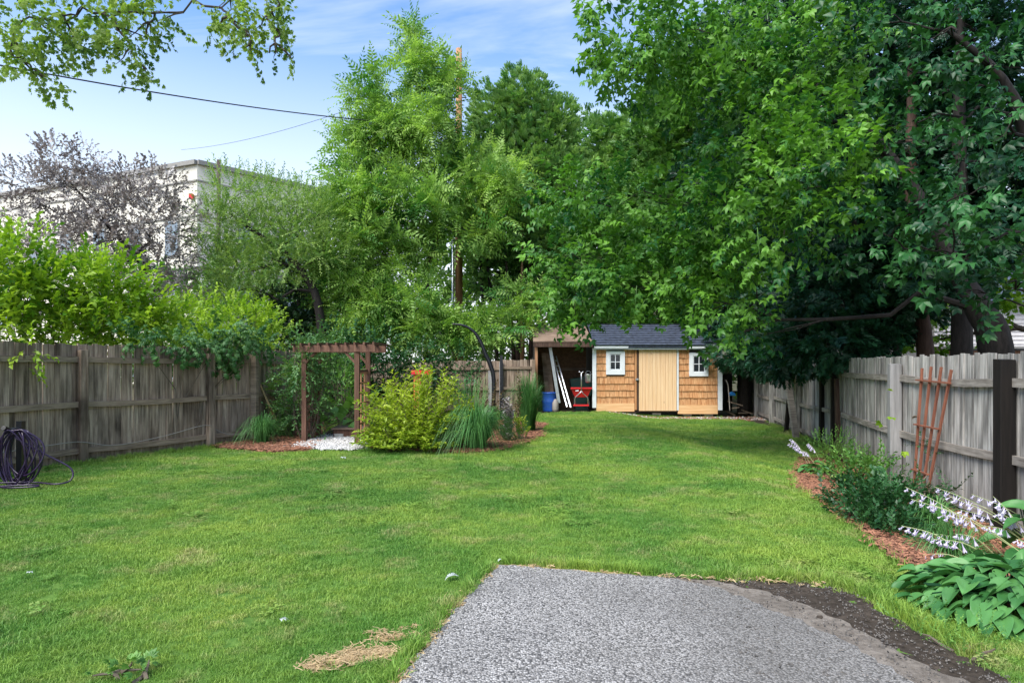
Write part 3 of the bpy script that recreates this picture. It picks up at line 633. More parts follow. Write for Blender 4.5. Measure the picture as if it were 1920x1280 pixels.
rowsL = [655, 667.5, 680.6, 693.8, 705.8, 718.9, 731, 743.4, 755.7]
rowsR = [656, 671, 682, 693.8, 706.5, 720, 732.5, 745.4, 758.5]
shingles(1118, 1189, rowsL, (1137, 1170, 659, 701)); shingles(1272.5, 1345, rowsR, (1292.5, 1326, 662, 704))
m_ = MB(); sbox(m_, 1118, 1189, 755.6, 771, -.045, -.002); m_.build('base_board', 'pine_board', shed)
m_ = MB(); sbox(m_, 1270.5, 1345, 758.8, 775.5, -.045, -.002); m_.build('base_board', 'pine_board', shed)
for x0, x1, y0, y1, mt in ((1110.5, 1117.6, 652, 764, 'white'), (1345.6, 1353.5, 668, 768.5, 'white'), (1345.6, 1353.5, 655, 667.4, 'white'), (1268.6, 1271.8, 656, 769, 'white'), (1189.6, 1193.2, 656, 768, 'cedar_new'), (1193.5, 1196.6, 656, 768, 'cedar_bark')):
    m_ = MB(); sbox(m_, x0, x1, y0, y1, -.055, -.0); m_.build('corner_board' if mt == 'white' else 'door_jamb', mt, shed)
def window(x0, x1, y0, y1, ix0, ix1, iy0, iy1):
    w = MB(); sbox(w, x0, x1, y0, iy0 - 1, -.07, -.004); sbox(w, x0, x1, iy1 + 1, y1, -.07, -.004); sbox(w, x0, ix0 - 1, iy0 - 1, iy1 + 1, -.07, -.004); sbox(w, ix1 + 1, x1, iy0 - 1, iy1 + 1, -.07, -.004)
    wo = w.build('window', 'white', shed)
    f_ = MB(); cx, cy = (ix0 + ix1) / 2, (iy0 + iy1) / 2
    sbox(f_, ix0 - .9, ix1 + .9, iy0 - .9, iy0 + .8, -.05, -.02); sbox(f_, ix0 - .9, ix1 + .9, iy1 - .8, iy1 + .9, -.05, -.02); sbox(f_, ix0 - .9, ix0 + .8, iy0 + .8, iy1 - .8, -.05, -.02); sbox(f_, ix1 - .8, ix1 + .9, iy0 + .8, iy1 - .8, -.05, -.02)
    f_.build('sash', 'white', wo)
    mu = MB(); sbox(mu, cx - .6, cx + .6, iy0 + .8, iy1 - .8, -.045, -.022); sbox(mu, ix0 + .8, cx - .6, cy - .6, cy + .6, -.045, -.022); sbox(mu, cx + .6, ix1 - .8, cy - .6, cy + .6, -.045, -.022); mu.build('muntin', 'white', wo)
    for a_, b_ in ((ix0 + .8, cx - .6), (cx + .6, ix1 - .8)):
        for c_, d_ in ((iy0 + .8, cy - .6), (cy + .6, iy1 - .8)):
            pn = MB(); sbox(pn, a_, b_, c_, d_, -.03, -.025); pn.build('pane', 'glass', wo)
window(1136, 1171, 658, 702, 1144, 1163, 664, 692.5); window(1291.5, 1327, 661, 705, 1299.5, 1320.5, 667.5, 697)
door = MB(); sbox(door, 1197.8, 1267.2, 656.5, 768.5, -.03, -.003); door = door.build('door', 'dark_in', shed)
s = 1197.4; ws = [7, 5.5, 6, 6.5, 7, 8.6, 8.6, 6.4, 7.4, 7.2]
for w in ws:
    w *= (1267.8 - 1197.4) / sum(ws); m_ = MB(); sbox(m_, s + .18, s + w - .18, 655.8, 769.6, -.058 - g.uniform(0, .004), -.0305); m_.build('plank', 'pine_new', door); s += w
m_ = MB(); m_.box((sx(1191), SY - .085, sz(713)), (sx(1196.5), SY - .06, sz(709))); m_.tube([(sx(1195), SY - .06, sz(711)), (sx(1195), SY - .12, sz(711))], .022, 8); m_.build('latch', 'galv', door)
# roof: overlapping courses on both slopes
e0, r0 = Vector((0, SY - .22, sz(648))), Vector((0, 22.0, 2.875)); dr = (r0 - e0); nr = 9; nv = Vector((0, -dr.z, dr.y)).normalized()
for i in range(nr):
    for sgn in (1, -1):
        a_, b_ = e0 + dr * (i / nr - .01), e0 + dr * ((i + 1.25) / nr)
        vs = []
        for p_, th in ((a_, .045), (b_, .006)):
            for xx in (sx(1110.5) - .0, sx(1357)):
                for q in (p_, p_ + nv * th):
                    yy = q.y if sgn == 1 else 2 * r0.y - q.y; vs.append((xx + .004 * (i % 2), yy, q.z))
        MB().add(vs, [(0, 1, 3, 2), (4, 6, 7, 5), (0, 4, 5, 1), (2, 3, 7, 6), (0, 2, 6, 4), (1, 5, 7, 3)]).build('shingle_course', 'roof_grey', shed)
MB().bar((sx(1110.5), r0.y, r0.z + .02), (sx(1357), r0.y, r0.z + .02), .16, .03).build('ridge_cap', 'roof_grey', shed)
m_ = MB(); m_.box((sx(1112.5), SY - .215, sz(652.5)), (sx(1176), SY - .185, sz(647.2))); m_.build('fascia', 'white', shed)
m_ = MB(); m_.box((sx(1176.3), SY - .212, sz(652.0)), (sx(1284), SY - .185, sz(648.5))); m_.build('fascia', 'roof_grey', shed)
m_ = MB(); m_.box((sx(1284.3), SY - .213, sz(653.0)), (sx(1356), SY - .185, sz(648.0))); m_.build('fascia', 'white', shed)
m_ = MB(); m_.box((sx(1112.5), SY - .17, sz(655.2)), (sx(1356), SY - .002, sz(652.6))); m_.build('soffit', 'white', shed)

# ---------------------------------------------------------------- open lean-to on the left
LY = 20.5
def lx(px): return (px - 960) * LY / F
def lz(py): return EYE + (HY - py) * LY / F
lean = thing('lean_to', 'open lean-to shelter with brown plywood roof joined to the left of the shed', 'lean-to', (lx(1055), LY, 0))
a_, b_ = Vector((0, LY - .12, lz(641))), Vector((0, 22.6, 2.90))
m_ = MB()
for k in range(1):
    vs = [(lx(999.5), a_.y, a_.z), (lx(1110), a_.y, a_.z), (lx(1110), b_.y, b_.z), (lx(1003.5) - .02, b_.y, b_.z)]
    m_.add([Vector(v) for v in vs] + [Vector(v) + Vector((0, .01, .035)) for v in vs], [(0, 3, 2, 1), (4, 5, 6, 7), (0, 1, 5, 4), (1, 2, 6, 5), (2, 3, 7, 6), (3, 0, 4, 7)])
m_.build('roof', 'roof_brown', lean)
MB().box((lx(999.5), LY - .16, lz(650.5)), (lx(1110), LY - .123, lz(642.5))).build('fascia', 'cedar_bark', lean)
MB().box((lx(1003), LY - .05, 0), (lx(1008), LY + .04, lz(651))).build('post', 'arbor_light', lean)
MB().box((lx(1003), 22.4, 0), (lx(1112), 22.43, 2.75)).build('back_panel', 'ply_in', lean)
MB().box((lx(1036), 22.36, 1.33), (lx(1112), 22.397, 1.42)).build('crosspiece', 'roof_brown', lean)
MB().box((lx(1009), 22.36, 1.28), (lx(1035), 22.397, 1.36)).build('crosspiece', 'roof_brown', lean)
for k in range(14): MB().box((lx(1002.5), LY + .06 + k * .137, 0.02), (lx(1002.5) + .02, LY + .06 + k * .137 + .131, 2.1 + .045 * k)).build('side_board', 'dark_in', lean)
patch('shelter_floor', [(lx(1003), LY), (lx(1110), LY), (lx(1110), 22.4), (lx(1003), 22.4)], 'dark_dirt', 0.01, 0.2)
def at(px, py, Y=20.9): return P(px, py, Y)
# ladder
ld = thing('ladder', 'aluminium ladder leaning among boards under the lean-to roof', 'ladder', at(1062, 764, 20.75))
A0, A1 = P(1070, 764, 20.75), P(1043, 668, 21.6); B0, B1 = P(1063, 763, 20.75), P(1037, 668, 21.6)
for p_, q_ in ((A0, A1), (B0, B1)): MB().bar(p_, q_, .035, .07, (0, 1, 0)).build('side_rail', 'alu', ld)
for k in range(9): t_ = (k + .7) / 9.5; MB().tube([A0.lerp(A1, t_), B0.lerp(B1, t_)], .016, 6).build('rung', 'alu', ld)
m_ = MB(); m_.bar(P(1048, 755, 20.7), P(1031.5, 651.5, 20.75), .10, .05, (0, 1, 0)); tag(m_.build('gutter_length', 'alu'), 'long flat silver metal length leaning at the front of the lean-to', 'gutter')
for (x0, x1, lb) in ((1027, 1019, 'dark brown board leaning in the lean-to, nearest its corner post'), (1036, 1026, 'dark brown board leaning between the corner-post board and the silver length')):
    m_ = MB(); m_.bar(P(x0, 748, 21.2), P(x1, 662, 21.6), .14, .03, (0, 1, 0)); tag(m_.build('board', 'roof_brown'), lb, 'board')
def lathe(mb, c, prof, n=16):
    b = len(mb.v)
    for r_, z in prof:
        for k in range(n): a__ = 2 * math.pi * k / n; mb.v.append(Vector((c[0] + r_ * math.cos(a__), c[1] + r_ * math.sin(a__), c[2] + z)))
    for i in range(len(prof) - 1):
        for k in range(n): k2 = (k + 1) % n; mb.f.append([b + i * n + k, b + i * n + k2, b + (i + 1) * n + k2, b + (i + 1) * n + k])
    return mb
tag(lathe(MB(), (lx(1031), 20.85, 0), [(0, 0), (.21, 0), (.22, .05), (.23, .3), (.24, .33), (.23, .36), (.235, .58), (.25, .6), (.25, .63), (.21, .63), (.2, .1), (0, .1)], 20).build('barrel', 'blue', smooth=True), 'blue plastic barrel in the lean-to behind the tall grass clump', 'barrel')
tag(lathe(MB(), (lx(1042), 20.62, 0), [(0, 0), (.09, 0), (.11, .1), (.10, .3), (.05, .4), (.03, .42), (0, .42)], 10).build('sack', 'cable', smooth=True), 'small pale grey sack standing at the foot of the silver metal length', 'sack')
sp = thing('spreader', 'red lawn spreader with Y-shaped silver handle parked in the lean-to', 'lawn spreader', at(1090, 765, 20.7))
m_ = MB(); c0 = P(1089, 727, 20.75); c1 = P(1089, 743, 20.75)
vs = [(c0.x - .33, c0.y - .18, c0.z), (c0.x + .33, c0.y - .18, c0.z), (c0.x + .33, c0.y + .2, c0.z), (c0.x - .33, c0.y + .2, c0.z), (c1.x - .2, c1.y - .08, c1.z - .02), (c1.x + .2, c1.y - .08, c1.z - .02), (c1.x + .2, c1.y + .1, c1.z - .02), (c1.x - .2, c1.y + .1, c1.z - .02)]
m_.add(vs, [(0, 1, 5, 4), (1, 2, 6, 5), (2, 3, 7, 6), (3, 0, 4, 7), (4, 5, 6, 7)]); m_.bar((c0.x - .34, c0.y - .2, c0.z), (c0.x + .34, c0.y - .2, c0.z), .03, .05); m_.build('hopper', 'red', sp)
m_ = MB(); m_.bar(P(1079, 732.5, 20.5), P(1085, 732, 20.5), .005, .03); m_.build('maker_plate', 'white', sp)
m_ = MB(); j = P(1090, 733, 20.45)
m_.tube([P(1090, 699, 20.3), j], .017, 8); m_.tube([P(1085.5, 696, 20.3), P(1088.5, 698, 20.3), P(1090, 700.5, 20.3), P(1091.5, 698, 20.3), P(1094.5, 696, 20.3)], .013, 6)
for sg in (-1, 1): m_.tube([j, P(1090 + sg * 3, 737, 20.46), P(1090 + sg * 11, 744, 20.5), P(1090 + sg * 12.3, 748, 20.5), P(1090 + sg * 12.3, 759, 20.55)], .014, 8)
m_.build('handle', 'alu', sp, smooth=True)
m_ = MB(); m_.bar(P(1075, 759.5, 20.55), P(1104, 759.5, 20.55), .05, .05); m_.build('axle_bar', 'red', sp)
for xx in (1077, 1103):
    m_ = MB(); c_ = P(xx, 758, 20.85); m_.tube([c_ - Vector((.03, 0, 0)), c_ + Vector((.03, 0, 0))], .15, 16); m_.build('wheel', 'black', sp)
wb = MB(); c_ = P(1090, 716, 21.5)
vs = [(c_.x - .40, c_.y - .3, c_.z + .10), (c_.x + .42, c_.y - .3, c_.z + .22), (c_.x + .42, c_.y + .3, c_.z + .22), (c_.x - .40, c_.y + .3, c_.z + .10), (c_.x - .3, c_.y - .2, c_.z - .45), (c_.x + .3, c_.y - .2, c_.z - .45), (c_.x + .3, c_.y + .2, c_.z - .45), (c_.x - .3, c_.y + .2, c_.z - .45)]
wb.add(vs, [(0, 1, 5, 4), (1, 2, 6, 5), (2, 3, 7, 6), (3, 0, 4, 7), (4, 7, 6, 5), (0, 3, 2, 1)]); wb.box((c_.x - .25, c_.y - .15, 0), (c_.x + .25, c_.y + .15, c_.z - .44)); tag(wb.build('storage_tub', 'green_dark'), 'dark green tub standing behind the red spreader', 'tub')
bk = thing('metal_pail', 'shiny metal pail hanging at the right side of the lean-to', 'pail', P(1103, 716, 20.8))
lathe(MB(), P(1103, 717, 20.8), [(0, 0), (.085, 0), (.1, .05), (.12, .26), (.125, .27), (.11, .26), (.09, .03), (0, .03)], 18).build('pail_body', 'galv', bk, smooth=True)
MB().tube(spline([P(1097, 703, 20.8), P(1099, 697, 20.8), P(1103, 695, 20.8), P(1107, 697, 20.8), P(1109, 703, 20.8)], 4), .006, 5).build('bail_handle', 'alu', bk)

# ---------------------------------------------------------------- dark nook right of the shed
nk = thing('plank_cover', 'dark low plank cover between shed and right fence corner', 'plank cover', (7.55, 21.3, -.2))
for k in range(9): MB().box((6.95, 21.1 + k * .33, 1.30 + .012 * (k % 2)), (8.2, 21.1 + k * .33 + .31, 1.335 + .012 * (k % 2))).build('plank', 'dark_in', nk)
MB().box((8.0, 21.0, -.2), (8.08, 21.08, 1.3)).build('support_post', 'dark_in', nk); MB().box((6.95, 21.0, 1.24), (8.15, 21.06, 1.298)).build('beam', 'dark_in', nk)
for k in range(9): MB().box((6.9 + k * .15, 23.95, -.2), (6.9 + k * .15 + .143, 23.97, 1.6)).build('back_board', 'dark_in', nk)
tl = MB().tube(spline([P(1361, 712, 20.6), P(1365, 722, 20.55), P(1367, 745, 20.5), P(1368.5, 770, 20.45)], 4), .016, 6).build('tool_handle', 'cable', smooth=True); tag(tl, 'long pale tool handle leaning at the right corner of the shed', 'tool handle')
m_ = MB(); c_ = P(1372, 739, 21.0)
for k in range(6): m_.tube(spline([c_ + Vector((rnd.uniform(-.12, 0), 0, rnd.uniform(-.05, .05))), c_ + Vector((rnd.uniform(-.05, .05), -.03, rnd.uniform(0, .08))), c_ + Vector((rnd.uniform(.03, .14), 0, rnd.uniform(-.07, .04)))], 3), [.01, .03, .04, .03, .045, .03, .01][:7], 7)
tag(m_.build('blue_bag', 'sky_blue', smooth=True), 'crumpled bright blue plastic bag in the dark nook right of the shed', 'bag')
for k, (x0, y0, x1, y1) in enumerate([(1364, 752, 1392, 760), (1372, 765, 1386, 763), (1384, 774, 1402, 774), (1360, 770, 1378, 778), (1390, 768, 1412, 776)]):
    m_ = MB(); m_.bar(P(x0, y0, 20.95 + .1 * k), P(x1, y1, 20.9 + .1 * k), .1, .04); lab = ['sloping grey board, uppermost of the wood scraps behind the tool handle', 'short board under the sloping one in the dark nook', 'board lying flat on the soil of the dark nook', 'board end lying by the foot of the shed corner', 'dark board farthest right among the wood scraps'][k]
    tag(m_.build('scrap_board', 'fence_l'), lab, 'board', 'scrap boards in the dark nook')

# ================================================================ ARBOR, STEP, STAKES
ar = thing('garden_arbor', 'red brown wooden arbor with lattice sides over the white gravel', 'arbor', (-3.44, 12.1, 0))
LFp, RFp = Vector((-4.0, 12.33)), Vector((-2.88, 11.90)); dp = Vector((.02, .82))
def post_at(p, w, h, mat='arbor'): MB().box((p.x - w / 2, p.y - w / 2, -.02), (p.x + w / 2, p.y + w / 2, h)).build('post', mat, ar)
TH = 1.80
for p_ in (LFp, RFp, LFp + dp, RFp + dp): post_at(p_, .085, TH)
dx = (RFp - LFp).normalized()
for o_ in (-.055, .82 + .055):
    a_ = LFp - dx * .24 + Vector((0, o_)); b_ = RFp + dx * .42 + Vector((0, o_))
    MB().bar((a_.x, a_.y, TH + .02), (b_.x, b_.y, TH + .02), .03, .13).build('beam', 'arbor', ar)
for k in range(10):
    q = LFp - dx * .22 + dx * (k * 1.82 / 9.0); MB().bar((q.x, q.y - .20, TH + .105), (q.x + .02, q.y + 1.0, TH + .105), .035, .04).build('rafter', 'arbor', ar)
for p_, sg in ((LFp, 1), (RFp, -1), (LFp + dp, 1), (RFp + dp, -1)):
    MB().bar((p_.x + sg * .02, p_.y, TH - .26), (p_.x + sg * .26, p_.y - sg * .09, TH - .03), .04, .06, (0, 1, 0)).build('brace', 'arbor', ar)
for p_, mt in ((LFp, 'arbor'), (RFp, 'arbor_light')):
    for t_ in (.34, .66): q = p_ + dp * t_; MB().box((q.x - .012, q.y - .016, .18), (q.x + .012, q.y + .016, 1.36)).build('lattice_slat', mt, ar)
    for k in range(7): z_ = .2 + k * .19; MB().box((p_.x + .013, p_.y + .045, z_), (p_.x + .03, p_.y + .775, z_ + .035)).build('lattice_slat', mt, ar)
    MB().box((p_.x - .02, p_.y + .045, 1.37), (p_.x + .02, p_.y + .775, 1.42)).build('side_rail', 'arbor', ar)
st = thing('wooden_step', 'low brown wooden step box on the white gravel under the arbor', 'step', (-3.3, 13.2, 0))
MB().box((-3.62, 12.98, .03), (-2.9, 13.45, .2)).build('box', 'arbor', st)
for k in range(3): MB().box((-3.66, 12.94 + k * .19, .205), (-2.86, 12.94 + k * .19 + .183, .235)).build('top_board', 'roof_brown', st)
MB().box((-3.6, 12.965, .035), (-3.42, 12.979, .12)).build('patch_plate', 'stone', st)
sl = [(-4.62, 11.55), (-4.1, 11.42), (-3.72, 11.5), (-3.6, 11.85), (-4.0, 11.98), (-4.55, 11.8)]
m_ = MB(); n_ = len(sl); m_.add([(x, y, .0) for x, y in sl] + [(x, y, .045) for x, y in sl], [list(range(n_))[::-1], [n_ + i for i in range(n_)]] + [[i, (i + 1) % n_, (i + 1) % n_ + n_, i + n_] for i in range(n_)])
tag(m_.build('flagstone', 'stone'), 'flat grey flagstone at the lawn edge before the arbor', 'flagstone')
for k, (xa, xb, ls) in enumerate(((474, 514, 'upper'), (471, 519, 'lower'))):
    m_ = MB(); m_.tube([P(xb, 785 + 3 * k, 12.9), P((xa + xb) / 2, 736, 12.95), P(xa + 3 * k, 690 - 4 * k, 13.1)], .011, 6)
    tag(m_.build('bamboo_stake', 'bamboo', smooth=True), '%s of the two bamboo stakes leaning on the left fence' % ('upper' if k == 0 else 'lower'), 'stake', 'bamboo stakes leaning on the left fence')
# black curved pipe and thin post behind the planting
pts = [P(905, 700, 16.0) - Vector((-.25, 0, 1.32)), P(926, 715, 16.0), P(919, 683, 16.0), P(911, 665, 16.0), P(903, 645, 16.0), P(893, 627, 16.0), P(880, 615, 16.0), P(865, 609, 16.0), P(848, 607.5, 16.0)]
pts[0].z = 0
tag(MB().tube(spline(pts, 6), [.055] * 13 + list(np.linspace(.055, .022, 36)), 10).build('curved_pipe', 'black', smooth=True), 'black curved pipe arching to the left above the planting bed', 'curved pipe')
a_ = P(940, 770, 17.5); a_.z = 0
timber('thin black upright post before the back fence, right of the curved pipe', a_, Vector((a_.x, a_.y, 1.78)), .085, 'black', 'thin_post')
a_ = P(919, 760, 18.6); a_.z = 0; timber('pale grey square post at the foot of the curved pipe', a_, Vector((a_.x, a_.y, 1.35)), .12, 'post_grey', 'square_post')
rp = thing('feeder_post', 'orange post with a red flat top rising out of the golden shrub', 'feeder post', (-1.80, 12.1, 0))
MB().box((-1.86, 12.1, 0), (-1.73, 12.22, 1.34)).build('post', 'orange', rp); MB().box((-1.89, 12.02, 1.335), (-1.52, 12.3, 1.41)).build('top_box', 'red', rp)

# ================================================================ HOSE, TRELLIS
hs = thing('hose_holder', 'black hose stand holding a loosely coiled purple garden hose', 'hose stand', (-6.2, 8.02, 0))
MB().box((-6.24, 8.05, 0), (-6.17, 8.12, .80)).build('stand_post', 'black', hs)
MB().tube([(-6.2, 8.05, .70), (-6.2, 7.9, .70), (-6.2, 7.80, .74)], .03, 8).build('hanger_hook', 'black', hs)
g = random.Random(3)
for k in range(11):
    cx_, rx_, rz_ = -6.10 + g.uniform(-.06, .06), g.uniform(.13, .235), g.uniform(.27, .36); ph = g.uniform(-.12, .12); y_ = 7.86 + g.uniform(-.04, .05) + k * .006
    pts = []
    for q in range(29):
        a_ = math.pi / 2 + 2 * math.pi * q / 28; pts.append((cx_ + rx_ * math.cos(a_) * (1 + .12 * math.sin(2 * a_ + k)) + ph * (math.sin(a_) - 1) * .35, y_ + .035 * math.sin(a_ * 2 + k), .70 - rz_ + rz_ * math.sin(a_) * (1 + .04 * math.cos(3 * a_ + k))))
    pts = [(x, y, max(z, .035)) for x, y, z in pts]
    MB().tube(pts, .0105, 7, cap=False).build('hose_loop', 'hose', hs, smooth=True)
MB().tube(spline([(-6.1, 7.85, .62), (-5.8, 7.95, .40), (-5.52, 8.0, .22), (-5.48, 7.95, .08), (-5.6, 7.86, .045), (-5.9, 7.9, .06), (-6.25, 7.8, .07)], 8), .0105, 7, cap=False).build('hose_loop', 'hose', hs, smooth=True)
MB().tube(spline([(-6.3, 7.75, .05), (-6.0, 7.62, .045), (-5.7, 7.68, .05), (-5.85, 7.78, .05), (-6.3, 7.62, .05), (-6.8, 7.35, .05), (-7.3, 7.3, .05)], 8), .0105, 7, cap=False).build('hose_loop', 'hose', hs, smooth=True)
def on_right_fence(px, py, off=.09):
    k = (px - 960) / F; (x0, y0), (x1, y1) = RF[2], RF[3]; m__ = (x1 - x0) / (y1 - y0); Y = (x0 - off - m__ * y0) / (k - m__); return P(px, py, Y)
tr = thing('trellis', 'fan shaped terracotta brown trellis leaning on the grey fence', 'trellis', on_right_fence(1728, 915))
tops = [(1729, 690), (1746, 687), (1765, 688), (1784, 693)]; bots = [(1713, 925), (1719, 932), (1727, 938), (1735, 944)]
for (a_, b_) in zip(tops, bots): MB().bar(on_right_fence(*a_, .06), on_right_fence(*b_, .2), .027, .022, (1, 0, 0)).build('upright_slat', 'trellis', tr)
for (a_, b_, o_) in (((1718, 712), (1781, 718), .09), ((1714.5, 795), (1759, 804), .15), ((1710, 879), (1740, 889), .2)): MB().bar(on_right_fence(*a_, o_), on_right_fence(*b_, o_), .018, .03, (1, 0, 0)).build('crossbar', 'trellis', tr)

# ================================================================ BUILDINGS AND POLES BEHIND
def wallquad(name, mat, par, A, B, z0, z1, th=.3): return MB().bar((A[0], A[1], (z0 + z1) / 2), (B[0], B[1], (z0 + z1) / 2), th, z1 - z0).build(name, mat, par)
cb_ = thing('stucco_building', 'large cream stucco building with tall windows behind the purple and green trees', 'building', (-24.6, 50, 0))
C0, C1, C2 = Vector((-24.6, 50)), Vector((-58, 64)), Vector((-17.0, 58.5)); HT = 17.4
C3 = C1 + (C2 - C0)
m_ = MB(); q_ = [C0, C1, C3, C2]; m_.add([(c.x, c.y, -.1) for c in q_] + [(c.x, c.y, HT) for c in q_], [(0, 1, 2, 3), (7, 6, 5, 4)] + [(i, i + 4, (i + 1) % 4 + 4, (i + 1) % 4) for i in range(4)]); m_.build('wall', 'cream', cb_)
for (A_, B_) in ((C0, C1), (C0, C2)):
    d_ = (B_ - A_).normalized(); n_ = Vector((d_.y, -d_.x)) if (B_ - A_).x > 0 else Vector((-d_.y, d_.x)); 
    if n_.y > 0: n_ = -n_
    for z_, h_, w_, mt in ((HT - .05, .35, .5, 'coping'), (HT - 1.45, .12, .16, 'coping'), (HT - 4.3 + .1, .12, .16, 'coping'), (HT - 8.2, .12, .16, 'coping')):
        a_ = A_ + n_ * .02; b_ = B_ + n_ * .02; MB().bar((a_.x, a_.y, z_), (b_.x, b_.y, z_), w_, h_).build('cornice' if h_ > .2 else 'band', mt, cb_)
    L_ = (B_ - A_).length; s = 1.9 if A_ is C0 and B_ is C1 else 3.2; 
    while s < L_ - 2:
        for zt in (HT - 4.4, HT - 9.4, HT - 14.2):
            a_ = A_ + d_ * s + n_ * .06; b_ = A_ + d_ * (s + 1.5) + n_ * .06
            w_ = MB().bar((a_.x, a_.y, zt - 1.4), (b_.x, b_.y, zt - 1.4), .12, 2.9).build('window', 'coping', cb_)
            for (u0, u1) in ((.08, .71), (.79, 1.42)):
                for (v0, v1) in ((-2.75, -1.45), (-1.35, -.05)):
                    a2, b2 = A_ + d_ * (s + u0) + n_ * .11, A_ + d_ * (s + u1) + n_ * .11; MB().bar((a2.x, a2.y, zt + (v0 + v1) / 2), (b2.x, b2.y, zt + (v0 + v1) / 2), .06, v1 - v0).build('pane', 'blind', w_)
        s += 4.3 if B_ is C1 else 3.4
a_ = C0 + (C1 - C0).normalized() * .35 - Vector((.0, .1)); MB().box((a_.x - .3, a_.y - .12, HT - 2.9), (a_.x - .3 + .3, a_.y + .3, HT - 2.5)).build('alarm_box', 'red', cb_)
hw = thing('siding_house', 'house with pinkish white clapboard siding beyond the right fence', 'house', (13, 18.5, 0))
for k in range(26): 
    z_ = .2 + k * .12; MB().add([(12.2, 18.5, z_), (26, 18.5, z_), (26, 18.47, z_), (12.2, 18.47, z_), (12.2, 18.5, z_ + .118), (26, 18.5, z_ + .118)], [(3, 2, 5, 4), (0, 1, 2, 3), (0, 4, 5, 1)]).build('clapboard', 'siding', hw)
MB().box((12.21, 18.51, -.2), (26, 26, 3.4)).build('wall', 'siding', hw)
MB().add([(12.0, 18.1, 3.3), (26.2, 18.1, 3.3), (26.2, 22.3, 5.6), (12.0, 22.3, 5.6), (12, 26.4, 3.3), (26.2, 26.4, 3.3)], [(0, 1, 2, 3), (3, 2, 5, 4), (0, 3, 4), (1, 5, 2)]).build('roof', 'roof_grey', hw)
MB().box((12.0, 18.0, 1.98), (26, 18.46, 2.04)).build('ledge', 'coping', hw)
rf_ = thing('brown_fence', 'red brown neighbour fence seen between the trunks at the right', 'fence', (11.5, 15.5, 0))
for k in range(38): MB().box((10.6 + k * .19, 15.5, 0), (10.6 + k * .19 + .182, 15.52, 1.86 + .008 * (k % 3))).build('board', 'red_fence', rf_)
MB().box((10.6, 15.44, 1.86), (17.9, 15.56, 1.90)).build('cap_rail', 'black', rf_)
yh = thing('gabled_house', 'tall pale yellow gabled house barely showing between the cedar crowns', 'house', (9.5, 38, 0))
MB().box((7.6, 38, 0), (20, 48, 14.5)).build('wall', 'yellow_siding', yh)
MB().add([(7.0, 37.6, 14.0), (13.8, 37.6, 22.5), (20.6, 37.6, 14.0), (7, 48.4, 14), (13.8, 48.4, 22.5), (20.6, 48.4, 14)], [(0, 2, 1), (0, 1, 4, 3), (1, 2, 5, 4), (3, 4, 5)]).build('roof', 'yellow_siding', yh)
def pole(label, x, y, h, r, mat='pole'): return tag(MB().tube([(x, y, 0), (x, y, h * .5), (x + .02, y, h)], [r, r * .87, r * .72], 12).build('utility_pole', mat, smooth=True), label, 'utility pole')
PY = 25.0; ppx = (860.5 - 960) * PY / F
up_ = thing('utility_pole', 'tall orange brown utility pole rising out of the pinnate-leaved tree', 'utility pole', (ppx, PY, 0))
ptop = EYE + (HY - 92) * PY / F
MB().tube([(ppx, PY, 0), (ppx, PY, ptop * .5), (ppx, PY, ptop)], [.165, .14, .115], 12).build('shaft', 'pole', up_, smooth=True)
MB().tube([(ppx - .22, PY - .12, 0), (ppx - .22, PY - .12, 6.4)], .055, 8).build('conduit', 'galv', up_, smooth=True)
for z_ in (ptop - .7, ptop - 1.9): MB().tube([(ppx - .35, PY, z_), (ppx + .3, PY, z_)], .02, 6).build('through_bolt', 'black', up_)
pole('short grey brown utility pole before the corner of the cream building', (409.5 - 960) * 42 / F, 42, EYE + (HY - 300) * 42 / F, .16, 'bark')
def wire(label, P0, P1, sag, r, n=30):
    P0, P1 = Vector(P0), Vector(P1); pts = [P0.lerp(P1, i / n) - Vector((0, 0, sag * 4 * (i / n) * (1 - i / n))) for i in range(n + 1)]
    return tag(MB().tube(pts, r, 5).build('overhead_wire', 'wire', smooth=True), label, 'wire')
wire('thick black overhead wire dropping from upper left to the tall pole', P(-420, 40, 10), (ppx, PY, EYE + (HY - 236) * PY / F), .35, .016)
wire('thin faint overhead wire between the tall pole and the short pole', (ppx, PY, ptop - .7), P(340, 281, 46), .6, .011)

# ================================================================ TREES
g = np.random.default_rng(21)
small = [twigT(leafT(.055, .03), 9, .32, 1, g) for _ in range(3)]
plumT = [twigT(leafT(.075, .046), 9, .30, 1, g) for _ in range(3)]
fine = [twigT(flatT(.06, .028), 14, .42, 1, g, side=1.1) for _ in range(3)]
elderleaf = compound(leafT(.105, .055, .12, .25), 3, 1.0, .05, .25)
elder = [twigT(elderleaf, 7, .42, 1, g, side=1.0, droop=.35) for _ in range(4)]
mapleleaf = compound(leafT(.075, .042, .1, .2), 5, .62, .03, .2)
maple = [twigT(mapleleaf, 7, .32, 1, g, side=1.0, droop=.3) for _ in range(3)]
fronds = [frondT(7, .70, .19, .075, g, curl=c) for c in (.2, .35, .5)]
ailan = [whorlT(fronds, 7, g, up=.45) for _ in range(3)]
ced = [comp([(cedarT(g, .34, 7, .035), (0, 0, 0), rot3((0, 1, 0), 0), 1), (cedarT(g, .27, 6, .035), (0, .06, 0), rot3((.5, 1, .1), 1.3), 1)]) for _ in range(4)]
shrubT = [twigT(leafT(.11, .065, .1, .2), 8, .38, 1, g, side=.9, droop=.1) for _ in range(3)]
creep = [twigT(compound(leafT(.09, .045, .1, .3), 5, .7, .02, .4), 6, .34, 1, g, side=1, droop=.5) for _ in range(3)]
bigback = [twigT(flatT(.22, .13), 8, .6, 1, g) for _ in range(3)]

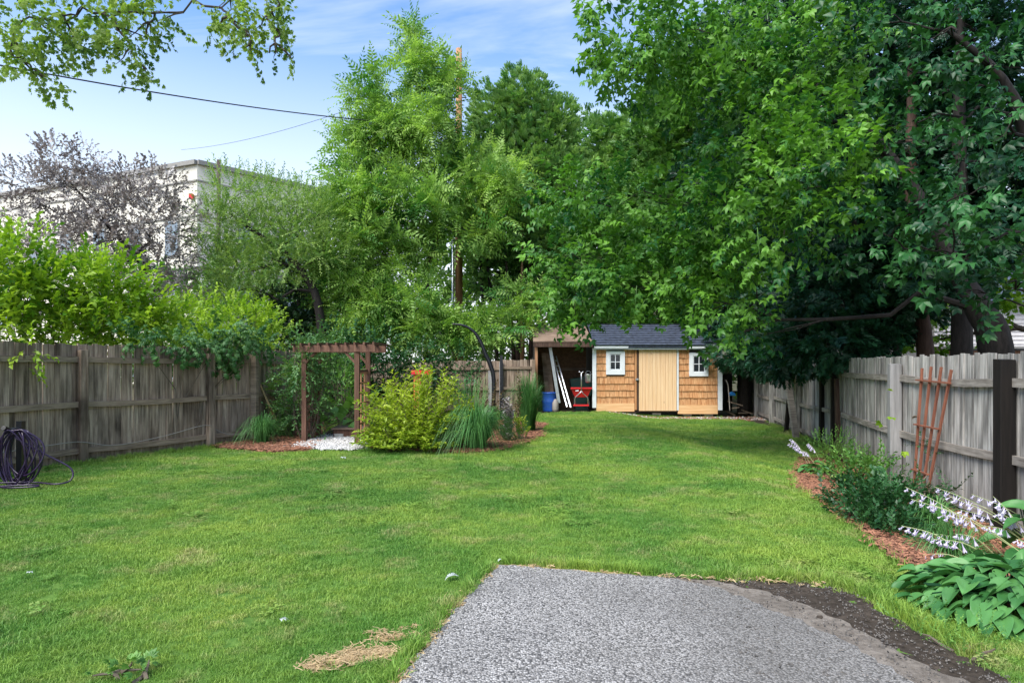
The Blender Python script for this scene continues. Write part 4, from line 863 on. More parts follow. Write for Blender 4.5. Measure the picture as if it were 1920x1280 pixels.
def trunkpts(*L): return [(P(px, py, Y), r) for px, py, Y, r in L]
def gr(px, Y): return ((px - 960) * Y / F, Y, float(hgt((px - 960) * Y / F, Y)) - .05)

# 1 pinnate-leaved tree in the centre
base = gr(800, 22.3)
tree('ailanthus_tree', 'tall light green pinnate-leaved tree in the centre behind the back fence', 'tree', base,
     [(Vector(base), .17), (P(803, 600, 22.3), .15), (P(798, 510, 22.3), .13), (P(818, 440, 22.3), .10), (P(800, 330, 22.3), .07), (P(785, 200, 22.3), .045), (P(770, 60, 22.3), .015)],
     blobs_px([(770, 62, 20, 32, 22.3, .5), (782, 130, 38, 60, 22.3, .8), (838, 170, 40, 45, 22.3, .8), (690, 190, 38, 55, 22.0, .9), (725, 250, 55, 55, 22, 1.1), (800, 260, 75, 80, 22.3, 1.4),
               (660, 275, 38, 55, 22, .8), (690, 350, 75, 65, 21.8, 1.3), (860, 330, 80, 75, 22.3, 1.3), (770, 380, 95, 70, 21.5, 1.4), (935, 350, 62, 48, 22, 1.0), (640, 410, 50, 50, 21.6, .9),
               (700, 470, 95, 65, 21.3, 1.3), (880, 430, 80, 55, 22, 1.2), (640, 530, 60, 55, 21.2, 1.0), (740, 560, 110, 65, 21.2, 1.3), (680, 615, 80, 45, 21, 1.0), (790, 620, 90, 45, 21.3, 1.0), (930, 610, 70, 38, 21.6, .8), (970, 560, 45, 30, 22, .7), (865, 625, 55, 30, 21.4, .7)]),
     ailan, 3.5, 'lf_ailanthus', 'bark', g, size=1.12, up=.3, roll=.8, twigs=4, tipname='crown', jit=.45, tint=.55, inner=.45, drop=lambda Pp: ~((np.abs(Pp[:, 0] / Pp[:, 1] - ppx / PY) * F < 14) & (Pp[:, 2] < 6.0) & (Pp[:, 2] > 3.4) & (g.random(len(Pp)) < .8)))
# 2 cedar to its right
base = gr(962, 25)
t2 = tree('cedar_tree', 'round topped cedar right of the tall utility pole', 'tree', base,
     [(Vector(base), .16), (P(975, 600, 25), .13), (P(970, 400, 25), .10), (P(975, 170, 25), .03)],
     blobs_px([(980, 195, 52, 52, 25, 1.1), (930, 225, 50, 55, 25, 1.1), (1030, 250, 46, 65, 25, 1.1), (970, 310, 90, 70, 25, 1.6), (1040, 360, 65, 75, 25, 1.4), (950, 420, 90, 70, 25, 1.6), (1030, 470, 75, 65, 25, 1.5), (920, 500, 70, 60, 25, 1.3), (1010, 545, 60, 30, 25, 1.2)]),
     ced, 46, 'lf_cedar_pale', 'cedar_bark', g, size=.9, up=.5, twigs=2, tint=.45, drop=lambda Pp: ~((np.abs(Pp[:, 0] / Pp[:, 1] - ppx / PY) * F < 22) & (Pp[:, 1] < 25.4) & (Pp[:, 2] < 6.5)))
for i_, (px, top, dx_) in enumerate(((967, 560, -14), (975, 590, 3), (991, 585, 2), (1003, 580, 6), (937, 520, -20), (908, 520, -6))):
    p0 = gr(px, 23.6 + .12 * i_); lab = ['reddish bare trunk at the left of the stems beside the lean-to, bent at the top', 'pale tan bare trunk beside the lean-to', 'brown straight trunk, third stem left of the lean-to roof', 'dark slim trunk nearest the lean-to roof', 'dark trunk left of the bare stems behind the back fence', 'dark trunk behind the curved black pipe'][i_]
    q1 = Vector(p0).lerp(P(px + dx_, top, p0[1]), .7) + Vector((.06, 0, 0))
    tag(MB().tube(spline([p0, q1, P(px + dx_, top, p0[1]), P(px + dx_ * 1.5, 430, p0[1] + .5)], 5), list(np.linspace(.10, .035, 16)), 8).build('tree_stem', ['cedar_bark', 'pole', 'cedar_bark', 'dark_bark', 'dark_bark', 'dark_bark'][i_], smooth=True), lab, 'tree trunk')
# 3 cedars further right
for (lab, px, Y, bl, mt, tn) in (
    ('pale cedar with browned tips just left of the big cedar crowns', 1140, 29, [(1110, 275, 55, 50, 29, 1.3), (1175, 270, 50, 55, 29, 1.2), (1130, 350, 90, 70, 29, 1.8), (1190, 330, 60, 80, 29, 1.4), (1110, 450, 80, 75, 29, 1.6), (1180, 480, 80, 90, 29, 1.6), (1120, 560, 90, 60, 29, 1.5)], 'lf_cedar_pale', .55),
    ('tall full green cedar behind the shed roof', 1265, 25, [(1270, 180, 60, 70, 25, 1.4), (1250, 270, 75, 80, 25, 1.7), (1310, 260, 70, 90, 25, 1.5), (1245, 370, 85, 80, 25, 1.9), (1320, 400, 80, 90, 25, 1.8), (1250, 480, 90, 80, 25, 1.9), (1310, 540, 90, 70, 25, 1.8), (1220, 570, 70, 50, 25, 1.5), (1350, 130, 70, 80, 25, 1.5)], 'lf_cedar', .55)):
    base = gr(px, Y); tree('cedar_tree', lab, 'tree', base, [(Vector(base), .2), (P(px, 450, Y), .13), (P(px + 5, 220, Y), .04)], blobs_px(bl), ced, 26, mt, 'cedar_bark', g, size=1.15, up=.1, twigs=2, tint=tn, inner=.2)
# 4 row of dark cedars behind the right fence
rowc = [(1395, 21.5, .20, 'dark cedar with drooping sprays over the far corner of the grey fence', [(1400, 120, 90, 120, 21.5, 1.6), (1400, 300, 100, 110, 21.5, 1.8), (1390, 450, 100, 90, 21.5, 1.8), (1390, 570, 90, 65, 21.5, 1.5), (1400, 650, 60, 45, 20.0, 1.0)]),
        (1500, 17.5, .2, 'dark cedar hanging over the middle of the grey fence', [(1500, 60, 110, 140, 17.5, 1.5), (1490, 260, 100, 120, 17.5, 1.6), (1500, 430, 100, 90, 17.0, 1.5), (1500, 560, 95, 60, 16.5, 1.3), (1490, 640, 80, 42, 15.8, .9), (1450, 670, 42, 32, 15.8, .5)]),
        (1612, 13.6, .17, 'dark cedar with low sprays touching the grey fence top near the trellis', [(1620, 60, 110, 130, 13.6, 1.2), (1640, 260, 105, 120, 13.6, 1.2), (1600, 420, 90, 90, 13.2, 1.1), (1580, 560, 95, 60, 12.9, .9), (1560, 640, 85, 45, 12.5, .7), (1610, 650, 55, 34, 12.3, .5), (1510, 668, 60, 28, 13.6, .5), (1650, 600, 50, 45, 12.6, .6)]),
        (1735, 12.2, .15, 'reddish cedar trunk with dark crown left of the black trunk', [(1740, 80, 100, 150, 12.8, 1.2), (1740, 300, 95, 120, 12.8, 1.2), (1700, 470, 85, 80, 12.8, 1.0), (1670, 570, 60, 50, 13.2, .8), (1770, 530, 50, 50, 13.5, .7)]),
        (1803, 11.2, .17, 'thick black cedar trunk rising above the right fence', [(1830, 60, 100, 120, 11.6, 1.0), (1860, 260, 90, 130, 11.6, 1.0), (1800, 430, 95, 80, 11.6, 1.0), (1880, 400, 60, 80, 11.6, .9), (1760, 500, 70, 40, 11.2, .7)])]
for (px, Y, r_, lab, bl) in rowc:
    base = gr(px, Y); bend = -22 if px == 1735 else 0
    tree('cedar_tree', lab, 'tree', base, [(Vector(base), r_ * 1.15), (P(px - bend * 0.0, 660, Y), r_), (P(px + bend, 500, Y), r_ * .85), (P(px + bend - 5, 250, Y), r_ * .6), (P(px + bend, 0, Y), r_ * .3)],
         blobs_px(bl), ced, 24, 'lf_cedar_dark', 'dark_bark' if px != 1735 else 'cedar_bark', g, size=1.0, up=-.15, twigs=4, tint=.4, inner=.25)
for px, Y, x2, r_ in ((1560, 15.6, 1575, .08), (1680, 14.2, 1690, .10), (1655, 15.5, 1640, .07)):
    b_ = gr(px, Y); tag(MB().tube(spline([b_, P(px + 3, 600, Y), P(x2, 480, Y), P(x2, 300, Y)], 4), list(np.linspace(r_, r_ * .5, 13)), 7).build('tree_stem', 'dark_bark', smooth=True), {1560: 'slim dark trunk standing farthest left in the shade above the grey fence', 1680: 'dark trunk just left of the reddish leaning trunk', 1655: 'slim dark trunk between the cedar shade and the reddish trunk'}[px], 'tree trunk')
# 5 box elder with boughs reaching over the shed
base = gr(1882, 9.8)
def nofence(Pp): return ~((Pp[:, 2] < 1.75) & (Pp[:, 1] < 12))
tree('box_elder_tree', 'big box elder with leaning split trunk, its bright leaves reaching left over the shed', 'tree', base,
     [(Vector(base), .27), (P(1866, 650, 9.8), .23), (P(1836, 580, 9.9), .19), (P(1790, 500, 10.4), .13), (P(1710, 350, 11), .10), (P(1560, 180, 11.4), .08), (P(1400, 120, 12), .03)],
     blobs_px([(1180, 55, 75, 55, 10.5, 1.0), (1235, 130, 62, 55, 10.8, .9), (1170, 130, 32, 32, 10.4, .5), (1300, 60, 85, 70, 10.8, 1.0), (1370, 130, 85, 70, 11, 1.0), (1470, 50, 90, 60, 11, 1.0), (1480, 190, 85, 60, 10.6, .9), (1390, 250, 80, 60, 11, 1.0), (1560, 100, 60, 50, 10.2, .7),
               (1440, 330, 95, 60, 10.2, 1.0), (1550, 260, 80, 50, 9.6, .8), (1370, 400, 75, 55, 10.8, .9), (1540, 350, 70, 45, 9.2, .7), (1470, 440, 80, 45, 9.8, .9),
               (1075, 375, 60, 42, 12.5, .9), (1160, 385, 60, 48, 12.4, .9), (1245, 440, 75, 50, 12, .9), (1060, 480, 50, 42, 12.8, .8), (1140, 510, 85, 45, 12.4, 1.0), (1080, 548, 62, 32, 12.6, .8), (1180, 548, 70, 28, 12, .8), (1270, 520, 75, 42, 11.8, .9), (1340, 480, 70, 50, 11.4, .9), (1075, 590, 30, 16, 12.4, .4),
               (1305, 572, 45, 24, 11.4, .6), (1370, 560, 60, 40, 11, .7), (1395, 622, 30, 30, 11, .4)]),
     elder, 14, 'lf_elder', 'dark_bark', g, size=1.12, up=.15, roll=.7, twigs=2, limb_r=.04, drop=nofence, tint=.5, tint_sd=.3, inner=.3, single=300)
base = gr(1990, 9.0)  # right side of the box elder crown, its shade put into the leaf colour
tree('maple_or_box_elder_tree', 'box elder boughs coloured dark for shade among the black cedar trunks at the right edge', 'tree', base,
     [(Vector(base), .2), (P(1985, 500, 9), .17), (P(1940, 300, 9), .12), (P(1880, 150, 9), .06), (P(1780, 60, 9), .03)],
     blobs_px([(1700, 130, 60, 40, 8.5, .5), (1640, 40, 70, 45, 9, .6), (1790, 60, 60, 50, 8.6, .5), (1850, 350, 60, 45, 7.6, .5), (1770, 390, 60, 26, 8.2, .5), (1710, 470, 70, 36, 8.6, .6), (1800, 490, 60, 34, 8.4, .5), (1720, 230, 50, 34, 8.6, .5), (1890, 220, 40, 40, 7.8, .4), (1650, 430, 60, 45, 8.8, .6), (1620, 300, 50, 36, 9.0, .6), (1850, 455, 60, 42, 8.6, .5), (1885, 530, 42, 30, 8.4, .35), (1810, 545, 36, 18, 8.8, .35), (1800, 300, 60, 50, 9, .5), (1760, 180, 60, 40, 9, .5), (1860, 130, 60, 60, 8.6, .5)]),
     elder, 7.0, 'lf_elder_shade', 'dark_bark', g, size=1.2, up=.1, roll=.7, twigs=2, limb_r=.03, drop=nofence, tint=.45, tint_sd=.3, inner=.3, single=200)
# pale split stem beside the leaning trunk
# 6 bright maple at right edge
base = gr(1960, 15)
tree('maple_or_box_elder_tree', 'bright yellow green maple glowing behind the trunks at the right edge', 'tree', base, [(Vector(base), .12), (P(1940, 560, 15), .1), (P(1900, 430, 15), .05)],
     blobs_px([(1880, 510, 55, 50, 14, .8), (1915, 440, 45, 60, 14, .8), (1850, 560, 45, 26, 13.6, .6), (1780, 600, 35, 60, 16, .6), (1730, 640, 30, 40, 16.5, .5)]), maple, 14, 'lf_yellow', 'bark', g, size=1.3, up=0, twigs=4, tint=.6)
# 7 overhanging maple at upper left
base = (-8.6, 4.6, 0)
tree('maple_or_box_elder_tree', 'overhanging maple boughs with small yellowish leaves at the top left', 'tree', base, [(Vector(base), .3), (Vector((-8.3, 4.7, 3)), .25), (Vector((-6.6, 5.2, 5.6)), .16), (Vector((-4.0, 5.8, 6.4)), .09), (Vector((-2.0, 6.2, 6.3)), .03)],
     blobs_px([(40, 40, 60, 55, 6.2, .4), (60, 130, 32, 30, 6.2, .22), (20, 95, 30, 40, 6.2, .25), (85, 150, 14, 16, 6.2, .12), (120, 30, 50, 40, 6.3, .35), (140, 85, 28, 26, 6.3, .2), (190, 25, 55, 30, 6.4, .35), (225, 60, 40, 32, 6.4, .25), (165, 95, 14, 16, 6.4, .12), (255, 115, 26, 20, 6.4, .18), (275, 130, 10, 12, 6.4, .1), (290, 25, 45, 22, 6.5, .25), (275, 65, 26, 22, 6.5, .18),
               (415, 15, 40, 16, 6.6, .2), (440, 45, 42, 24, 6.6, .25), (500, 35, 38, 26, 6.7, .22), (525, 62, 20, 14, 6.7, .15), (470, 96, 20, 8, 6.6, .1), (525, 8, 36, 10, 6.7, .15), (505, 100, 16, 5, 6.7, .08), (545, 108, 9, 4, 6.7, .05), (395, 60, 12, 18, 6.6, .1), (470, 70, 22, 12, 6.6, .12)]),
     maple, 52, 'lf_overhang', 'bark', g, size=.62, up=-.2, roll=.7, twigs=2, limb_r=.008, tint=.68, tint_sd=.35, inner=.5, single=250)
# 8 purple plum
base = gr(300, 19)
tree('plum_tree', 'dull purple leaved plum tree before the cream building', 'tree', base, [(Vector(base), .15), (P(293, 560, 19), .12), (P(270, 500, 19), .09), (P(200, 420, 19), .06), (P(130, 340, 19), .02)],
     blobs_px([(100, 300, 38, 28, 19, .6), (160, 310, 40, 26, 19, .7), (60, 345, 48, 30, 19, .8), (130, 360, 70, 38, 19, 1.0), (225, 345, 60, 28, 19, .8), (300, 350, 45, 32, 19, .8), (20, 395, 35, 30, 19, .8), (240, 400, 75, 50, 19, 1.1), (310, 420, 55, 60, 19, 1.0), (200, 460, 70, 50, 19, 1.0), (110, 450, 70, 40, 19, 1.0), (290, 500, 70, 50, 19, 1.0), (60, 500, 55, 40, 19, .8), (330, 560, 40, 40, 19, .7), (240, 550, 60, 35, 19, .7)]),
     plumT, 19, 'lf_plum', 'dark_bark', g, size=1.4, up=.4, twigs=2, limb_r=.035, tint=.4, tint_sd=.35, inner=.4)
# 9 fine-leaved green tree
base = gr(612, 20)
tree('locust_tree', 'fine leaved light green tree with dark crooked limbs left of the pinnate-leaved tree', 'tree', base, [(Vector(base), .16), (P(600, 590, 20), .14), (P(575, 520, 20), .11), (P(530, 470, 20), .08), (P(470, 430, 20), .05), (P(430, 400, 20), .02)],
     blobs_px([(440, 365, 48, 38, 20, .8), (500, 370, 45, 38, 20, .8), (560, 375, 42, 28, 20, .8), (410, 420, 45, 45, 20, .9), (480, 430, 70, 45, 20, 1.1), (560, 430, 60, 45, 20, 1.0), (405, 490, 40, 45, 20, .8), (460, 510, 60, 45, 20, .9), (540, 490, 60, 40, 20, .9), (610, 470, 45, 45, 20, .8), (600, 400, 30, 40, 20, .6), (430, 560, 45, 30, 20, .7)]),
     fine, 36, 'lf_fine', 'dark_bark', g, size=1.2, up=.4, twigs=4, limb_r=.045, tint=.5, inner=.35)
# 10 dark yew
base = gr(560, 21)
tree('yew_tree', 'dark yew between the left fence vine and the pinnate-leaved tree', 'tree', base, [(Vector(base), .1), (P(560, 560, 21), .06)],
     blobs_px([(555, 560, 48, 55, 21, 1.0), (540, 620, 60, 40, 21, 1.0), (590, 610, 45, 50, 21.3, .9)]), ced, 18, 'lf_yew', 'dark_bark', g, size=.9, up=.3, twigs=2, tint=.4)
# far wood
mb_pts = []
V_, D_ = crown([(np.array((x, y, z)), np.array((4.2, 2.5, z * 1.0))) for x, y, z in [(-26, 44, 4.5), (-20, 42, 4.0), (-13, 36, 4.5), (-7, 33, 4.5), (-1, 32, 4.5), (5, 31, 5), (11, 32, 6), (17, 30, 6), (24, 28, 6), (30, 30, 7)]], 4.5, g, .3, .2)
k = V_[:, 2] > 0; V_, D_ = V_[k], D_[k]
v, t_, c = scatter(bigback, V_, D_, g.uniform(1.3, 2.0, len(V_)), g)
far = bpy.data.objects.new('far_wood', fast_mesh('far_wood', v, t_, c, 'lf_back')); col.objects.link(far); far['kind'] = 'stuff'
tag(far, 'hazy mass of green trees far behind the fences', 'wood')

# ================================================================ SHRUBS AND VINES
def bush(name, label, cat, base, blobs, templates, dens, mat, size=1.0, up=.5, stems=8, inner=.3, tint=.45, tint_sd=.28, stemmat='twig', roll=.5, drop=None, group=None, jit=.35, part='foliage'):
    base = Vector(base); t = thing(name, label, cat, base, group); Pp, Dd = crown(blobs, dens, g, up, inner, jit)
    k = Pp[:, 2] > hgt(Pp[:, 0], Pp[:, 1]) + .03
    if drop is not None: k &= drop(Pp)
    Pp, Dd = Pp[k], Dd[k]; mb = MB()
    for q in g.choice(len(Pp), min(len(Pp), stems * 3), replace=False):
        mb.tube(crook(np.array(base) + g.normal(0, .05, 3) * (1, 1, 0), Pp[q], g, 4, .08, .05), [.014, .011, .008, .006, .003], 4, cap=False)
    mb.build('stems', stemmat, t)
    V, T, C = scatter(templates, Pp, Dd, size * g.uniform(.75, 1.25, len(Pp)), g, roll, tint_sd, tint)
    link(part, fast_mesh(part, V - np.array(base), T, C, mat), t); return t
bush('large_shrub', 'bright green broad-leaved shrub looming over the left end of the fence', 'shrub', gr(60, 11.4),
     blobs_px([(20, 480, 55, 40, 11, .6), (45, 540, 70, 50, 11, .7), (-40, 520, 60, 60, 10.5, .6), (150, 530, 60, 42, 11.6, .7), (215, 545, 55, 42, 11.8, .7), (110, 590, 80, 45, 11.4, .7), (230, 600, 70, 42, 12, .7), (10, 610, 60, 40, 10.8, .6), (170, 625, 70, 22, 11.3, .5), (290, 615, 50, 32, 12.4, .6), (-30, 620, 50, 35, 10.2, .5)]),
     shrubT, 30, 'lf_shrub', size=1.15, up=.6, stems=14, tint=.5, inner=.3, stemmat='bark')
bush('large_shrub', 'yellow green shrub behind the left fence, right of the larger bright shrub', 'shrub', gr(400, 14.6),
     blobs_px([(370, 600, 45, 40, 14.2, .6), (430, 595, 50, 40, 14.5, .6), (480, 610, 45, 38, 14.6, .6), (340, 630, 45, 25, 13.6, .5), (410, 640, 60, 30, 13.8, .6), (510, 635, 30, 30, 15, .5)]), shrubT, 38, 'lf_shrub', size=.75, up=.5, tint=.65, stems=10)
bush('creeper_vine', 'dark glossy creeper spilling over the top of the left fence', 'vine', (-5.95, 11.4, 0),
     [(np.array((x, y, z)), np.array((rx, .16, rz))) for x, y, z, rx, rz in [(-5.85, 11.2, 1.88, .35, .16), (-5.62, 11.62, 1.82, .3, .24), (-5.42, 11.95, 1.78, .3, .30), (-5.2, 12.3, 1.9, .3, .26), (-5.05, 12.8, 1.95, .28, .24), (-6.2, 10.6, 1.92, .3, .12), (-5.3, 12.0, 2.05, .35, .22)]],
     creep, 55, 'lf_vine', size=.85, up=-.25, stems=5, tint=.45)
bush('creeper_sprig', 'small leafy sprig hanging over the left fence top near the hose', 'vine', (-6.85, 9.0, 1.6),
     [(np.array((-6.80, 8.98, 1.66)), np.array((.12, .05, .14)))], shrubT, 60, 'lf_shrub', size=.8, up=-.3, stems=1, tint=.6)
bush('arbor_vine', 'vine wound around the left post and lattice of the arbor', 'vine', (-4.05, 12.6, 0),
     [(np.array((x, y, z)), np.array((rx, ry, rz))) for x, y, z, rx, ry, rz in [(-4.1, 12.45, 1.55, .3, .3, .3), (-3.9, 12.7, 1.9, .35, .3, .16), (-4.2, 12.7, 1.1, .22, .25, .3), (-3.85, 12.9, 1.35, .2, .25, .35), (-4.3, 12.8, .6, .25, .25, .35), (-3.85, 12.7, .7, .15, .2, .4), (-3.55, 12.9, 1.75, .3, .2, .15)]],
     small, 70, 'lf_vine', size=1.2, up=-.1, stems=8, tint=.6)
bush('young_ailanthus', 'feathery green sapling between the left fence and the arbor', 'plant', (-4.6, 13.2, 0),
     [(np.array((-4.62, 13.2, .75)), np.array((.28, .25, .6))), (np.array((-4.4, 13.3, 1.3)), np.array((.25, .2, .4)))], [fronds[0], fronds[1], fronds[2]], 55, 'lf_ailanthus', size=.45, up=.2, stems=5, tint=.35)
bush('ivy_mass', 'dark ivy covering the fence seen through the arbor', 'ivy', (-4.3, 17.2, 0),
     [(np.array((x, y, z)), np.array((rx, .35, rz))) for x, y, z, rx, rz in [(-4.2, 17.3, 1.0, .5, .9), (-3.6, 17.6, 1.2, .6, 1.0), (-3.9, 17.0, 1.9, .7, .5), (-3.2, 18.2, .9, .6, .9), (-2.6, 18.6, 1.3, .7, .9), (-4.5, 16.0, 2.0, .35, .4), (-1.7, 18.9, 1.2, .7, .7)]],
     shrubT, 42, 'lf_dark', size=.9, up=.2, stems=6, tint=.5)
bush('arching_shrub', 'light green arching shrub stems seen through the arbor opening', 'shrub', (-3.8, 14.6, 0),
     [(np.array((-3.9, 14.6, 1.0)), np.array((.35, .3, .6))), (np.array((-3.6, 14.8, .5)), np.array((.4, .3, .3))), (np.array((-4.1, 14.8, 1.6)), np.array((.35, .3, .3)))], small, 50, 'lf_mid', size=1.5, up=.4, stems=9, tint=.6)
squash = [comp([(leafT(.30, .30, .12, .35), (0, .12, 0), rot3((0, 1, .1)), 1)])]
bush('squash_plant', 'broad-leaved light green plant at the foot of the arbor', 'plant', (-3.95, 13.4, 0),
     [(np.array((-3.9, 13.3, .18)), np.array((.42, .4, .2))), (np.array((-3.4, 14.1, .3)), np.array((.4, .3, .25)))], squash, 22, 'lf_mid', size=.85, up=.2, stems=6, tint=.65)
# golden shrub: arching leafy shoots
def shoots(name, label, cat, base, n, H_, Rr, mat, leaf, lsize, nl=22, tint=.5, g=g, lean=(0, 0), arch=.25, stemr=.006, lowfill=0, squash_y=1.0, hpow=1.0):
    base = Vector(base); t = thing(name, label, cat, base); Pp, Dd, Tn = [], [], []; mb = MB()
    for i in range(n + lowfill):
        low = i >= n
        a = g.uniform(0, 2 * math.pi); r = Rr * math.sqrt(g.random()) * (1.0 if not low else 1.05); h = H_ * (g.uniform(.55, 1.0) * (1 - .50 * (r / Rr) ** 2)) * (1 if not low else g.uniform(.15, .6))
        tip = np.array((math.cos(a) * r + lean[0], math.sin(a) * r * squash_y + lean[1], h)); b0 = np.array((math.cos(a), math.sin(a) * squash_y, 0)) * r * g.uniform(.15, .5); pts = []
        for q in range(7): s_ = q / 6; pts.append(b0 * (1 - s_) + tip * s_ + np.array((0, 0, arch * h * math.sin(math.pi * s_ * .9) * .5)))
        P2 = [Vector(p) + base for p in pts]; mb.tube(P2, list(np.linspace(stemr, .002, 7)), 3, cap=False)
        for q in range(nl):
            s_ = .25 + .75 * q / nl; f = s_ * 6; j = min(5, int(f)); p = np.array(P2[j].lerp(P2[j + 1], f - j)); dd = np.array(P2[j + 1] - P2[j]); dd /= np.linalg.norm(dd)
            az = q * 2.4 if q % 2 else q * 2.4 + .3; side = np.array((math.cos(az), math.sin(az), .15)); Pp.append(p); Dd.append(side * .9 + dd * .75 + g.normal(0, .12, 3)); Tn.append(tint + .35 * (h * s_ / H_ - .5))
    mb.build('stems', 'twig', t); Pp, Dd = np.array(Pp), np.array(Dd)
    V, T, C = scatter([leaf], Pp, Dd, lsize * g.uniform(.7, 1.2, len(Pp)), g, .4, .16, np.array(Tn)); link('foliage', fast_mesh('foliage', V - np.array(base), T, C, mat), t); return t
lanc = leafT(1.0, .40, .1, .25)
shoots('golden_shrub', 'large golden green shrub with arching leafy shoots in the centre bed', 'shrub', (-1.72, 11.45, 0), 140, 1.66, 1.12, 'lf_gold', lanc, .115, nl=24, tint=.5, lowfill=230, squash_y=.85, arch=.15)
shoots('ninebark_shrub', 'bronze leaved upright shrub behind the middle grass clump', 'shrub', (-.55, 14.6, 0), 16, 1.5, .38, 'lf_ninebark', lanc, .085, nl=24, tint=.6)
shoots('dark_column_shrub', 'narrow dark leaved shrub between the two tall grass clumps', 'shrub', (-.10, 12.4, 0), 22, 1.05, .15, 'lf_plum', leafT(1, .6), .07, nl=22, tint=.3, lowfill=10)
shoots('reddish_shrub', 'reddish tipped thin shrub beside the tallest grass clump', 'shrub', (.1, 13.9, 0), 10, 1.45, .28, 'lf_ninebark', lanc, .08, nl=20, tint=.7)
shoots('variegated_shrub', 'small pale green shrub at the foot of the tallest grass clump', 'shrub', (.17, 12.6, 0), 16, .62, .20, 'lf_gold', leafT(1, .6), .06, nl=14, tint=.35)
def ograss(label, base, n, H_, spread, w, mat='lf_blade', tint=.45, up=1.0, g=g, droop=.5, br=.08):
    base = np.array(base, float); a = g.uniform(0, 2 * np.pi, n); sp_ = spread * np.sqrt(g.random(n)) * g.uniform(.5, 1.15, n); h = H_ * g.uniform(.6, 1.1, n) * (1 - .25 * (sp_ / spread) ** 2); K = 7
    b0 = np.stack([np.cos(a), np.sin(a), 0 * a], 1) * (br * np.sqrt(g.random(n)))[:, None]; s_ = np.linspace(0, 1, K)
    rad = sp_[:, None] * s_[None] ** (1.7 - .35 * (droop > .8)); z = h[:, None] * (np.sin(s_ * np.pi * (.5 + .22 * droop)) / 1.0)[None] - (sp_[:, None] * droop * .55) * s_[None] ** 4
    C_ = np.stack([b0[:, None, 0] + np.cos(a)[:, None] * rad, b0[:, None, 1] + np.sin(a)[:, None] * rad, z], 2) + g.normal(0, .01, (n, K, 3)) * s_[None, :, None]
    sd = np.stack([-np.sin(a + .6), np.cos(a + .6), 0 * a], 1)[:, None] * (w * (1 - s_ ** 2 * .92))[None, :, None] / 2
    V = np.stack([C_ - sd, C_ + sd], 2).reshape(n, K * 2, 3); i = np.arange(K - 1) * 2; T = np.concatenate([np.stack([i, i + 1, i + 3], 1), np.stack([i, i + 3, i + 2], 1)])
    T = (T[None] + (np.arange(n) * K * 2)[:, None, None]).reshape(-1, 3); tn = np.clip(np.repeat(tint + g.normal(0, .25, n), K * 2) + np.tile(np.repeat(s_ * .2, 2), n), 0, 1)
    o = link('grass_clump', fast_mesh('grass_clump', V.reshape(-1, 3), T, tn, mat)); o.location = base; ORG[o] = Vector(base); return tag(o, label, 'ornamental grass')
ograss('drooping ornamental grass clump at the foot of the left fence beside the arbor', (-4.72, 12.1, 0), 420, .60, .62, .010, tint=.5, droop=1.0)
ograss('wide drooping grass clump at the right side of the golden shrub', (-.62, 11.25, 0), 1000, .82, 1.0, .011, tint=.45, droop=1.0, br=.12)
ograss('tall upright bright green grass clump nearest the lean-to', (.37, 14.25, 0), 620, 1.28, .55, .011, tint=.4, droop=.45, br=.14)
ograss('thin seed-topped grasses behind the golden shrub and middle clump', (-.9, 13.0, 0), 160, 1.35, .5, .009, tint=.7, droop=.3, br=.3)
ograss('loose pale grass clump between the dark bush and the lilac flower stalks', (3.55, 5.15, -.12), 260, .34, .5, .010, tint=.55, droop=1.0)
ograss('low loose grass under the lilac flower stalks', (3.85, 5.9, -.12), 200, .42, .5, .009, tint=.5, droop=1.0)
# right bed plants
bush('leafy_perennial', 'light green leafy perennial at the far end of the right bed', 'plant', G(1560, 862), [(np.array(P(1560, 850, 10.9)), np.array((.35, .35, .28))), (np.array(P(1600, 872, 10.4)), np.array((.3, .3, .22)))], small, 150, 'lf_mid', size=.6, up=.7, stems=6, tint=.6)
bush('leafy_perennial', 'soft green perennial between the far hosta and the dark bush', 'plant', G(1605, 905), [(np.array(P(1600, 895, 9.0)), np.array((.38, .3, .22))), (np.array(P(1640, 890, 8.9)), np.array((.25, .25, .26)))], shrubT, 110, 'lf_mid', size=.5, up=.5, stems=6, tint=.5)
bush('peony_bush', 'dense dark green bush in the right bed below the trellis', 'bush', G(1655, 985), [(np.array(P(1650, 968, 6.1)), np.array((.34, .34, .24))), (np.array(P(1692, 955, 6.3)), np.array((.26, .3, .25))), (np.array(P(1598, 942, 6.8)), np.array((.24, .28, .18))), (np.array(P(1668, 1002, 5.7)), np.array((.24, .2, .13))), (np.array(P(1615, 985, 6.1)), np.array((.2, .22, .13)))], shrubT, 260, 'lf_dark', size=.45, up=.4, stems=3, tint=.5)
bush('rose_stems', 'sparse leafy stems climbing at the foot of the trellis', 'plant', on_right_fence(1735, 930, .25), [(np.array(on_right_fence(1728, 920, .25)), np.array((.1, .08, .14))), (np.array(on_right_fence(1748, 850, .12)), np.array((.05, .05, .2))), (np.array(on_right_fence(1790, 925, .15)), np.array((.16, .06, .08)))], small, 70, 'lf_dark', size=.8, up=.4, stems=4, tint=.6)
bush('thin_plant', 'thin leafy stems in front of the grey fence post left of the trellis', 'plant', G(1668, 960), [(np.array(P(1668, 890, 8.2)), np.array((.14, .1, .3)))], small, 60, 'lf_mid', size=.8, up=.5, stems=4, tint=.3)
bush('vine_leaf_sprig', 'two green vine leaves hanging at the left edge of the trellis', 'vine', on_right_fence(1715, 780), [(np.array(on_right_fence(1712, 782, .12)), np.array((.05, .03, .04)))], [compound(leafT(.06, .05), 3, .8)], 160, 'lf_shrub', size=1.3, up=0, stems=1, tint=.5)
